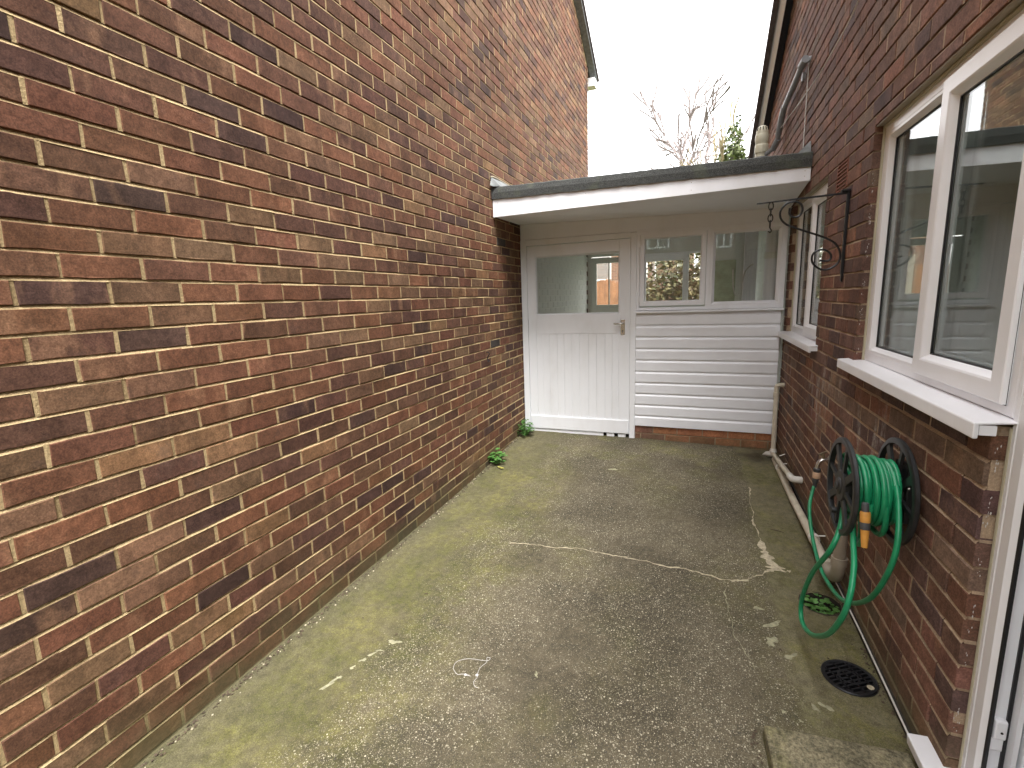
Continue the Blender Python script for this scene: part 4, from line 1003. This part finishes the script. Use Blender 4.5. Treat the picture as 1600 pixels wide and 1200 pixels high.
# ------------------------------------------------------------------ waste pipes
wp = thing('waste_pipe', 'slim cream waste pipe rising from the far gully to the corner by the cladding', 'pipe', (2.35, 4.5, -.04))
MB().tube(smooth_path([(2.405, 4.56, .606), (2.375, 4.56, .606), (2.352, 4.56, .598), (2.345, 4.56, .57), (2.345, 4.555, .50)], 6)+[Vector((2.345, 4.53, .03))], .0185, 14).build('pipe', 'cream', wp, smooth=True, angle=60)
MB().lathe([(.022, 0), (.023, .004), (.023, .04), (.022, .044)], (2.345, 4.556, .50), (0, 0, 1), 16).build('socket', 'cream', wp, smooth=True)
MB().tube(smooth_path([(2.345, 4.53, .05), (2.345, 4.525, .02), (2.34, 4.53, .0), (2.32, 4.56, -.01), (2.305, 4.60, -.03), (2.30, 4.62, -.075), (2.30, 4.63, -.13)], 6), .024, 14).build('elbow', 'cream_w', wp, smooth=True)
for k in range(3):
    MB().lathe([(.027, 0), (.029, .003), (.029, .012), (.027, .015)], ((2.345, 4.528, .02) if k == 0 else (2.303, 4.605, -.035) if k == 1 else (2.30, 4.625, -.08)), ((0, 0, 1) if k == 0 else (-.1, .4, -1)), 16).build('collar', 'cream_w', wp, smooth=True)
wp2 = thing('waste_pipe', 'short cream branch pipe coming out of the right wall low down near the cladding', 'pipe', (2.36, 3.9, .05))
MB().tube([(2.343, 4.50, .012), (2.343, 3.72, .098)]+[tuple(q) for q in smooth_path([(2.343, 3.68, .102), (2.348, 3.645, .106), (2.365, 3.63, .108), (2.41, 3.63, .108)], 6)], .0185, 14).build('pipe', 'cream', wp2, smooth=True, angle=60)
MB().tube(smooth_path([(2.343, 3.74, .096), (2.343, 3.68, .102), (2.348, 3.645, .106), (2.367, 3.63, .108), (2.40, 3.63, .108)], 6), .0235, 14).build('elbow', 'cream_w', wp2, smooth=True)
MB().tube([(2.36, 4.30, .06), (2.40, 4.30, .08)], .004, 8).build('clip', 'cream_w', wp2)
bp = thing('drain_pipe', 'thick cream drain pipe lying along the foot of the right wall', 'pipe', (2.355, 3.4, -.04))
MB().tube([(2.352, 4.47, gz(2.35, 4.4)+.012), (2.352, 3.6, gz(2.35, 3.6)+.030), (2.352, 2.70, .0), (2.352, 2.66, .002)], .0235, 16).build('pipe', 'cream', bp, smooth=True, angle=60)
for y in (4.22, 2.98):
    MB().lathe([(.028, -.018), (.029, -.015), (.029, .015), (.028, .018)], (2.352, y, (gz(2.35, y)+.03 if y > 3.5 else .0)-.002), (0, 1, 0), 16).build('socket', 'cream_w', bp, smooth=True)
    MB().tube([(2.36, y-.03, .03), (2.40, y-.03, .035)], .0045, 8).build('clip', 'cream_w', bp)
MB().tube(smooth_path([(2.352, 2.72, .0), (2.352, 2.64, .002), (2.352, 2.565, .012), (2.352, 2.515, .045), (2.352, 2.495, .095), (2.352, 2.492, .15)], 6), .0285, 18).build('elbow', 'taupe', bp, smooth=True)
MB().lathe([(.033, 0), (.034, .004), (.034, .035), (.032, .04)], (2.352, 2.70, .0), (0, -1, .02), 18).build('collar', 'cream', bp, smooth=True)
MB().lathe([(.0335, 0), (.0335, .04)], (2.352, 2.492, .11), (0, 0, 1), 18).build('collar', 'taupe', bp, smooth=True)
MB().tube(smooth_path([(2.352, 2.492, .13), (2.352, 2.49, .30), (2.352, 2.49, .40), (2.36, 2.49, .44), (2.385, 2.49, .458), (2.41, 2.49, .46)], 6), .027, 18).build('riser', 'taupe', bp, smooth=True)
MB().lathe([(.032, 0), (.032, .022)], (2.352, 2.49, .30), (0, 0, 1), 18).build('strap', 'cream_w', bp, smooth=True)
# thin white cable along the wall foot
wc = MB().tube(smooth_path([(2.385, 2.9, gz(2.38, 2.9)+.012), (2.387, 2.352, gz(2.38, 2.35)+.030), (2.388, 1.983, gz(2.38, 1.98)+.028), (2.389, 1.66, gz(2.38, 1.66)+.022)], 8), .0035, 6)
tag(wc.build('white_cable', 'cream_w', None, smooth=True), 'thin white cable running along the foot of the right brick wall', 'cable')

# ------------------------------------------------------------------ drains
gu = thing('gully', 'open round drain gully overgrown with small green leaves under the hose', 'drain', (GULLY[0], GULLY[1], -.1))
gzc = gz(GULLY[0], GULLY[1])
MB().lathe([(.0, -.17), (GULLY[2]-.012, -.17), (GULLY[2], -.02), (GULLY[2]+.002, .0), (GULLY[2]+.010, .0015)], (GULLY[0], GULLY[1], gzc), (0, 0, 1), 40, caps=False).build('pot', 'soil', gu, smooth=True)
gr = thing('drain_grate', 'round black drain grating in the concrete near the doorstep', 'drain grate', (GRATE[0], GRATE[1], -.08))
g0 = gz(GRATE[0], GRATE[1])
MB().lathe([(.0, -.12), (GRATE[2]-.004, -.12), (GRATE[2], .0), (GRATE[2]+.004, .001)], (GRATE[0], GRATE[1], g0), (0, 0, 1), 40, caps=False).build('pot', 'dark', gr, smooth=True)
Rg = GRATE[2]
MB().lathe([(Rg-.014, -.016), (Rg-.014, .004), (Rg-.002, .005), (Rg+.001, .002), (Rg+.001, -.016)], (GRATE[0], GRATE[1], g0), (0, 0, 1), 44, caps=False).build('rim', 'black_iron', gr, smooth=True, angle=30)
MB().lathe([(.030, -.012), (.030, .0035), (.037, .0035), (.037, -.012), (.030, -.012)], (GRATE[0], GRATE[1], g0), (0, 0, 1), 30, caps=False).build('inner_ring', 'black_iron', gr, smooth=True, angle=30)
ang = .55; ca, sa = math.cos(ang), math.sin(ang)
def gbar(u0, v0_, u1, v1_, w_=.0035):
    d = Vector((u1-u0, v1_-v0_, 0)).normalized(); nn = Vector((-d.y, d.x, 0))*w_
    def T(u, v_, z): return (GRATE[0]+u*ca-v_*sa, GRATE[1]+u*sa+v_*ca, g0+z)
    a = (u0+nn.x, v0_+nn.y); b = (u0-nn.x, v0_-nn.y); c_ = (u1-nn.x, v1_-nn.y); e = (u1+nn.x, v1_+nn.y)
    MB().hexa([T(*q, -.012) for q in (a, b, c_, e)]+[T(*q, .003) for q in (a, b, c_, e)]).build('bar', 'black_iron', gr, fixn=True)
for i in range(-4, 5):
    v_ = i*.0175; h = math.sqrt(max((Rg-.010)**2-v_**2, 0)); gbar(-h, v_, h, v_)
for u in (-.045, 0, .045):
    h = math.sqrt((Rg-.010)**2-u**2); gbar(u, -h, u, h, .0028)
MB().lathe([(.0, .004), (.011, .0045), (.013, .003)], (GRATE[0]+.062, GRATE[1]-.035, g0), (0, 0, 1), 14, caps=False).build('lifting_boss', 'dust', gr)

# ------------------------------------------------------------------ slab, thread, plants, litter
slb = MB(); zt = gz(2.1, 1.5)+.056
slb_o = [(1.935, 1.588), (2.348, 1.622), (2.348, .95), (1.97, .92)]
V = [(x, y, zt-.07) for x, y in slb_o]+[(x+(.004 if x < 2 else 0), y-.002, zt) for x, y in slb_o]
slab = slb.add(V, [(3, 2, 1, 0), (4, 5, 6, 7), (0, 1, 5, 4), (1, 2, 6, 5), (2, 3, 7, 6), (3, 0, 4, 7)]).build('step_slab', 'slab', None, .006, fixn=True)
tag(slab, 'mossy grey concrete slab forming the step at the bottom right corner', 'slab')
zt_ = lambda x, y: gz(x, y)+.0035
tp_ = [(.86, 1.600), (.83, 1.592), (.80, 1.575), (.79, 1.555), (.797, 1.525), (.825, 1.505), (.842, 1.51), (.86, 1.515), (.875, 1.513), (.855, 1.508), (.88, 1.512)]
tp2 = [(.86, 1.60), (.89, 1.602), (.915, 1.61), (.918, 1.625), (.905, 1.622), (.912, 1.60), (.90, 1.565), (.903, 1.53), (.908, 1.52), (.898, 1.522), (.909, 1.516), (.905, 1.49), (.92, 1.47), (.935, 1.468)]
th = thing('thread', 'tangle of white thread lying on the speckled concrete', 'thread', (.86, 1.55, zt_(.86, 1.55)))
for q in (tp_, tp2): MB().tube(smooth_path([(x, y, zt_(x, y)+.001*math.sin(i*2.1)) for i, (x, y) in enumerate(q)], 6), .0009, 5).build('strand', 'thread', th)
MB().lathe([(.0, -.003), (.005, -.002), (.007, 0), (.004, .003), (0, .004)], (.903, 1.525, zt_(.9, 1.525)), (0, 0, 1), 8, caps=False).build('knot', 'thread', th)
MB().lathe([(.0, -.003), (.004, -.002), (.006, 0), (.004, .003), (0, .004)], (.858, 1.512, zt_(.85, 1.51)), (0, 0, 1), 8, caps=False).build('knot', 'thread', th)

def leaf_verts(c, d, up, L, W):
    d = Vector(d).normalized(); s_ = d.cross(Vector(up)).normalized(); n_ = s_.cross(d); c = Vector(c)
    out = [c]
    for t, wv, h in ((.25, .75, .05), (.5, 1.0, .06), (.78, .6, .02)):
        out += [c+d*L*t+s_*W*wv*.5+n_*L*h*1.4, c+d*L*t+n_*L*h*.2, c+d*L*t-s_*W*wv*.5+n_*L*h*1.4]
    out.append(c+d*L-n_*L*.08)
    F = [(0, 2, 1), (0, 3, 2), (1, 2, 5, 4), (2, 3, 6, 5), (4, 5, 8, 7), (5, 6, 9, 8), (7, 8, 10), (8, 9, 10)]
    return out, F
def weed(name, label, x, y, n_, spread, hgt, seed, L=(.022, .04), z=None, x_min=None, stems=True):
    r = random.Random(seed); z = gz(x, y) if z is None else z
    t_ = thing(name, label, 'weed', (x, y, z)); st = MB(); lf = MB()
    for i in range(n_):
        a = r.uniform(0, 6.28); k = r.random()**.5; px = x+spread*k*math.cos(a)*.75; py = y+spread*k*math.sin(a); pz = z+hgt*r.uniform(.25, 1)*(1.15-.6*k)
        if x_min is not None and px < x_min: px = x_min+r.uniform(0, .02)
        if stems: st.tube([(x+(px-x)*.2, y+(py-y)*.2, z-.005), (x+(px-x)*.6, y+(py-y)*.6, z+(pz-z)*.7), (px, py, pz)], [.0016, .0013, .0008], 5)
        for k2 in range(r.randint(2, 4)):
            aa = r.uniform(0, 6.28); d = (math.cos(aa), math.sin(aa), r.uniform(-.35, .45)); ll = r.uniform(*L)
            V, F = leaf_verts((px, py, pz), d, (0, 0, 1), ll, ll*r.uniform(.6, .85)); lf.add(V, F)
    if stems: st.build('stem', 'leaf', t_)
    lf.build('foliage', 'leaf', t_, smooth=True, angle=80); return t_
weed('weed', 'small leafy weed at the foot of the left wall, farther from the door', .06, 3.80, 46, .10, .13, 5, x_min=.012)
yl = MB()
for i in range(5):
    a = -.8+i*.35; V, F = leaf_verts((.10+.012*i, 3.70-.012*i, gz(.1, 3.7)+.008), (math.cos(a), math.sin(a), .15), (0, 0, 1), .035, .017); yl.add(V, F)
ylo = yl.build('fallen_leaf', 'leaf_y', None, smooth=True); tag(ylo, 'pale yellow withered leaves beside the nearer weed', 'leaf')
weed('weed', 'leafy green weed in the corner between the left wall and the white door', .065, 4.56, 56, .12, .17, 9, x_min=.012)
# leaves filling the gully, as part of it
r = random.Random(4); lf = MB()
for i in range(70):
    a = r.uniform(0, 6.28); k = .075*math.sqrt(r.random()); px, py = GULLY[0]+k*math.cos(a), GULLY[1]+k*math.sin(a)
    aa = r.uniform(0, 6.28); ll = r.uniform(.016, .032)
    V, F = leaf_verts((px, py, gzc-.05+.045*r.random()), (math.cos(aa), math.sin(aa), r.uniform(-.1, .4)), (0, 0, 1), ll, ll*.9); lf.add(V, F)
lf.build('leaves', 'leaf', gu, smooth=True)
# litter along the left wall and the right wall
r = random.Random(8); lit = MB()
for i in range(900):
    if i < 620: y = r.uniform(.6, 4.7); x = .004+abs(r.gauss(0, .016)) + (.01 if r.random() < .3 else 0)
    elif i < 760: y = r.uniform(1.65, 4.2); x = 2.385-abs(r.gauss(0, .014))
    elif i < 830: y = r.uniform(.9, 1.6); x = 1.925-abs(r.gauss(0, .012))
    else: y = r.uniform(.8, 4.5); x = r.uniform(.1, 2.3)
    s_ = r.uniform(.003, .009) if i < 830 else r.uniform(.003, .006); a = r.uniform(0, 6.3); z = gz(x, y)+r.uniform(.0, .004)
    c_, q = math.cos(a)*s_, math.sin(a)*s_
    lit.add([(x-c_, y-q, z), (x+q*.6, y-c_*.6, z+.001), (x+c_, y+q, z+.002), (x-q*.6, y+c_*.6, z+s_*.5), (x, y, z-.003)], [(0, 1, 3), (1, 2, 3), (0, 3, 4), (3, 2, 4), (1, 0, 4), (2, 1, 4)])
tag(lit.build('leaf_litter', 'debris', None), 'dark crumbs of dirt and leaf litter along the wall feet', 'litter', kind='stuff')
r = random.Random(18); gv = MB()
for i in range(130):
    y = r.uniform(.7, 4.6); x = .006+abs(r.gauss(0, .022)); s_ = r.uniform(.0025, .006); z = gz(x, y)+s_*.4
    gv.add([(x-s_, y, z), (x, y-s_, z-.001), (x+s_*.9, y, z), (x, y+s_, z), (x, y, z+s_*.7), (x, y, z-s_)], [(0, 1, 4), (1, 2, 4), (2, 3, 4), (3, 0, 4), (1, 0, 5), (2, 1, 5), (3, 2, 5), (0, 3, 5)])
tag(gv.build('mortar_crumbs', 'dust', None), 'pale mortar crumbs along the foot of the left wall', 'grit', kind='stuff')
for x, y, a, L in ((.42, 1.93, .4, .018), (.62, 2.68, .1, .014), (2.16, 3.18, -.35, .075), (1.85, 2.95, .3, .02), (.45, 1.62, 1.2, .013), (2.05, 2.05, .2, .012)):
    tw_ = MB().tube([(x, y, gz(x, y)+.003), (x+L*.5*math.cos(a), y+L*.5*math.sin(a), gz(x, y)+.005), (x+L*math.cos(a), y+L*math.sin(a), gz(x, y)+.003)], .0022, 5).build('twig', 'debris', None)
    tag(tw_, {.018: 'tiny dark twig on the mossy concrete by the left wall, middle one', .014: 'tiny dark twig at the left end of the long crack', .075: 'longest dark twig, by the pale crack near the drain pipe', .02: 'small dark twig right of the middle of the yard behind the crack', .012: 'tiny dark twig on the mossy concrete left of the gully', .013: 'tiny dark twig on the concrete near the pale flecks, nearest the camera'}[L], 'twig', 'twigs on the concrete')

# ------------------------------------------------------------------ things beyond: trees, hedge, fence, house
def bare_tree(name, label, base, h, seed, mat, lean=0.0, spread=.55, depth=6, trunk_r=.13, fork=.38, tmin=.018, wide=1.0):
    r = random.Random(seed); t_ = thing(name, label, 'tree', base); segs = []
    def grow(p, d, L, rad, lev):
        pts = [p]; dd = d.copy(); q = p.copy(); k = 4
        for i in range(k):
            dd = (dd+Vector((r.gauss(0, .10), r.gauss(0, .10), r.gauss(.03, .06)))).normalized(); q = q+dd*L/k; pts.append(q.copy())
        rads = [rad*(1-.45*i/k) for i in range(k+1)]
        segs.append((lev, pts, rads))
        if lev >= depth: return
        n_ = 2 if lev < 1 else r.choice((2, 2, 3))
        for i in range(n_):
            ax = Vector((r.gauss(0, 1), r.gauss(0, 1), r.gauss(0, .3))).normalized(); an = r.uniform(.25, spread)
            nd = (Matrix.Rotation(an, 3, ax) @ dd).normalized(); nd.z = max(nd.z, .05)
            grow(pts[-1], nd.normalized(), L*r.uniform(.62, .85), rads[-1]*r.uniform(.6, .8), lev+1)
        if lev > 0:
            for i in range(2):
                ax = Vector((r.gauss(0, 1), r.gauss(0, 1), 0)).normalized(); an = r.uniform(.4, .9); s0 = r.randint(1, 3)
                grow(pts[s0], (Matrix.Rotation(an, 3, ax) @ dd).normalized(), L*r.uniform(.4, .6), rads[s0]*.45, min(lev+2, depth))
    grow(Vector((0, 0, 0)), Vector((lean, 0, 1)).normalized(), fork, trunk_r, 0)
    top = max(p.z for _, P, _ in segs for p in P); k = h/top; tr = MB(); cr = MB(); B = Vector(base)
    for lev, P, rads in segs:
        (tr if lev == 0 else cr).tube([B+Vector((p.x*k*wide, p.y*k*wide, p.z*k)) for p in P], [max(q, tmin) for q in rads], 7 if lev < 2 else 4, caps=False)
    tr.build('trunk', mat, t_, smooth=True, angle=80); cr.build('crown', mat, t_, smooth=True, angle=80)
    return t_
bare_tree('bare_tree', 'bare winter tree rising behind the lean-to roof against the white sky', (.50, 18, -.16), 9.6, 44, 'bark', .0, .50, 5, .085, 1.9, .026, 1.1)
bare_tree('bare_tree', 'low thin bare tree spreading to the right of the taller bare tree', (1.1, 17.2, -.16), 7.5, 12, 'bark', .10, .6, 4, .06, 1.7, .019, 1.3)
bare_tree('bare_tree', 'pale yellowish bare tree half hidden by the right house roof edge', (2.9, 16, -.16), 6.9, 23, 'bark_y', -.02, .7, 5, .07, 1.2, .015, .8)
def leafy(name, label, cat, part, mat, base, centre, rad, n_, seed, trunk=True, L=(.10, .2), flat=1.0):
    r = random.Random(seed); t_ = thing(name, label, cat, base); lf = MB()
    for i in range(n_):
        while True:
            u = [r.uniform(-1, 1) for _ in range(3)]
            if sum(q*q for q in u) < 1: break
        cl = .12*math.sin(7*u[0]+3*u[1])+.1*math.sin(9*u[2])
        p = (centre[0]+u[0]*rad[0]*(1+cl), centre[1]+u[1]*rad[1], centre[2]+u[2]*rad[2]*(1+cl))
        d = (r.gauss(0, 1), r.gauss(0, 1), r.gauss(-.2, .6)); ll = r.uniform(*L)
        dd = Vector(d).normalized(); s_ = dd.cross(Vector((r.gauss(0, 1), r.gauss(0, 1), 1))).normalized()*ll*.32; c_ = Vector(p)
        lf.add([c_, c_+dd*ll*.5+s_, c_+dd*ll, c_+dd*ll*.5-s_], [(0, 1, 2, 3)])
    lf.build(part, mat, t_)
    if trunk: MB().tube([base, (centre[0], centre[1], centre[2]+rad[2]*.5)], [.14, .05], 8).build('trunk', 'bark', t_)
    return t_
leafy('ivy_tree', 'dark green ivy clad tree top beside the right house roof edge', 'tree', 'crown', 'ivy', (2.45, 14, -.16), (2.42, 14, 4.4), (.30, .35, 1.1), 1300, 3, L=(.08, .16))
leafy('hedge', 'brown and green winter hedge seen through the lean-to window', 'hedge', 'foliage', 'hedge', (1.6, 12.2, -.16), (1.65, 12.6, 1.0), (1.6, .6, 1.35), 10000, 7, trunk=False, L=(.08, .16))
fn_ = thing('fence', 'orange brown boarded fence with pale posts beyond the back door', 'fence', (-1.2, 12.5, -.16))
for i in range(22):
    x = -2.9+i*.15
    if i % 9 == 4: bx('post', 'post', fn_, x, x+.12, 12.5, 12.62, -.2, 2.02, bevel=.01)
    else: bx('board', 'fence', fn_, x, x+.14, 12.55, 12.575, -.1, 1.78+.03*math.sin(i*1.7), bevel=.004)
nh = thing('brick_house', 'distant brick house with white windows seen through the back door glass', 'house', (-2, 24, -.16))
bx('wall', 'farbrick', nh, -5.5, 1.5, 24, 30, -.2, 4.6, bevel=0)
MB().add([(-5.8, 23.7, 4.55), (1.8, 23.7, 4.55), (1.8, 27, 6.6), (-5.8, 27, 6.6), (1.8, 30.3, 4.55), (-5.8, 30.3, 4.55)], [(0, 1, 2, 3), (3, 2, 4, 5), (0, 3, 5), (1, 4, 2)]).build('roof', 'tile', nh)
for x in (-3.3, -1.6, -.2):
    f_ = MB().ring_frame(x, x+1.1, 2.1, 3.3, [(0, .1), (0, 0), (.08, 0), (.08, .08)], lambda u, v, d: (u, 23.95+d, v)).build('window', 'barge', nh)
    MB().box(x+.05, x+1.05, 23.99, 23.995, 2.15, 3.25).build('pane', 'glass', f_)

# house opposite, behind the camera (shows in the panes)
oh = thing('brick_house', 'brick house with white windows mirrored in the lean-to panes', 'house', (1.5, -8, -.16))
bx('wall', 'farbrick', oh, -4.0, 7.0, -14, -8.05, -.2, 4.9, bevel=0)
MB().add([(-4.3, -7.7, 4.85), (7.3, -7.7, 4.85), (7.3, -11, 6.9), (-4.3, -11, 6.9), (7.3, -14.3, 4.85), (-4.3, -14.3, 4.85)], [(0, 3, 2, 1), (3, 5, 4, 2), (0, 5, 3), (1, 2, 4)]).build('roof', 'tile', oh)
for x0, x1, z0, z1 in ((.05, .78, 2.90, 3.32), (2.2, 2.72, 2.8, 3.4), (-2.2, -.9, 2.8, 3.8), (4.2, 5.4, 2.7, 3.8), (-2.0, -.4, .6, 1.9), (3.9, 5.4, .6, 1.9)):
    f_ = MB().ring_frame(x0, x1, z0, z1, [(0, .08), (0, 0), (.06, 0), (.06, .07)], lambda u, v, d: (u, -8.0-d, v)).build('window', 'barge', oh)
    bx('mullion', 'barge', f_, (x0+x1)/2-.03, (x0+x1)/2+.03, -8.05, -8.005, z0+.06, z1-.06, bevel=0)
    MB().box(x0+.05, x1-.05, -8.046, -8.042, z0+.05, z1-.05).build('pane', 'glass', f_)
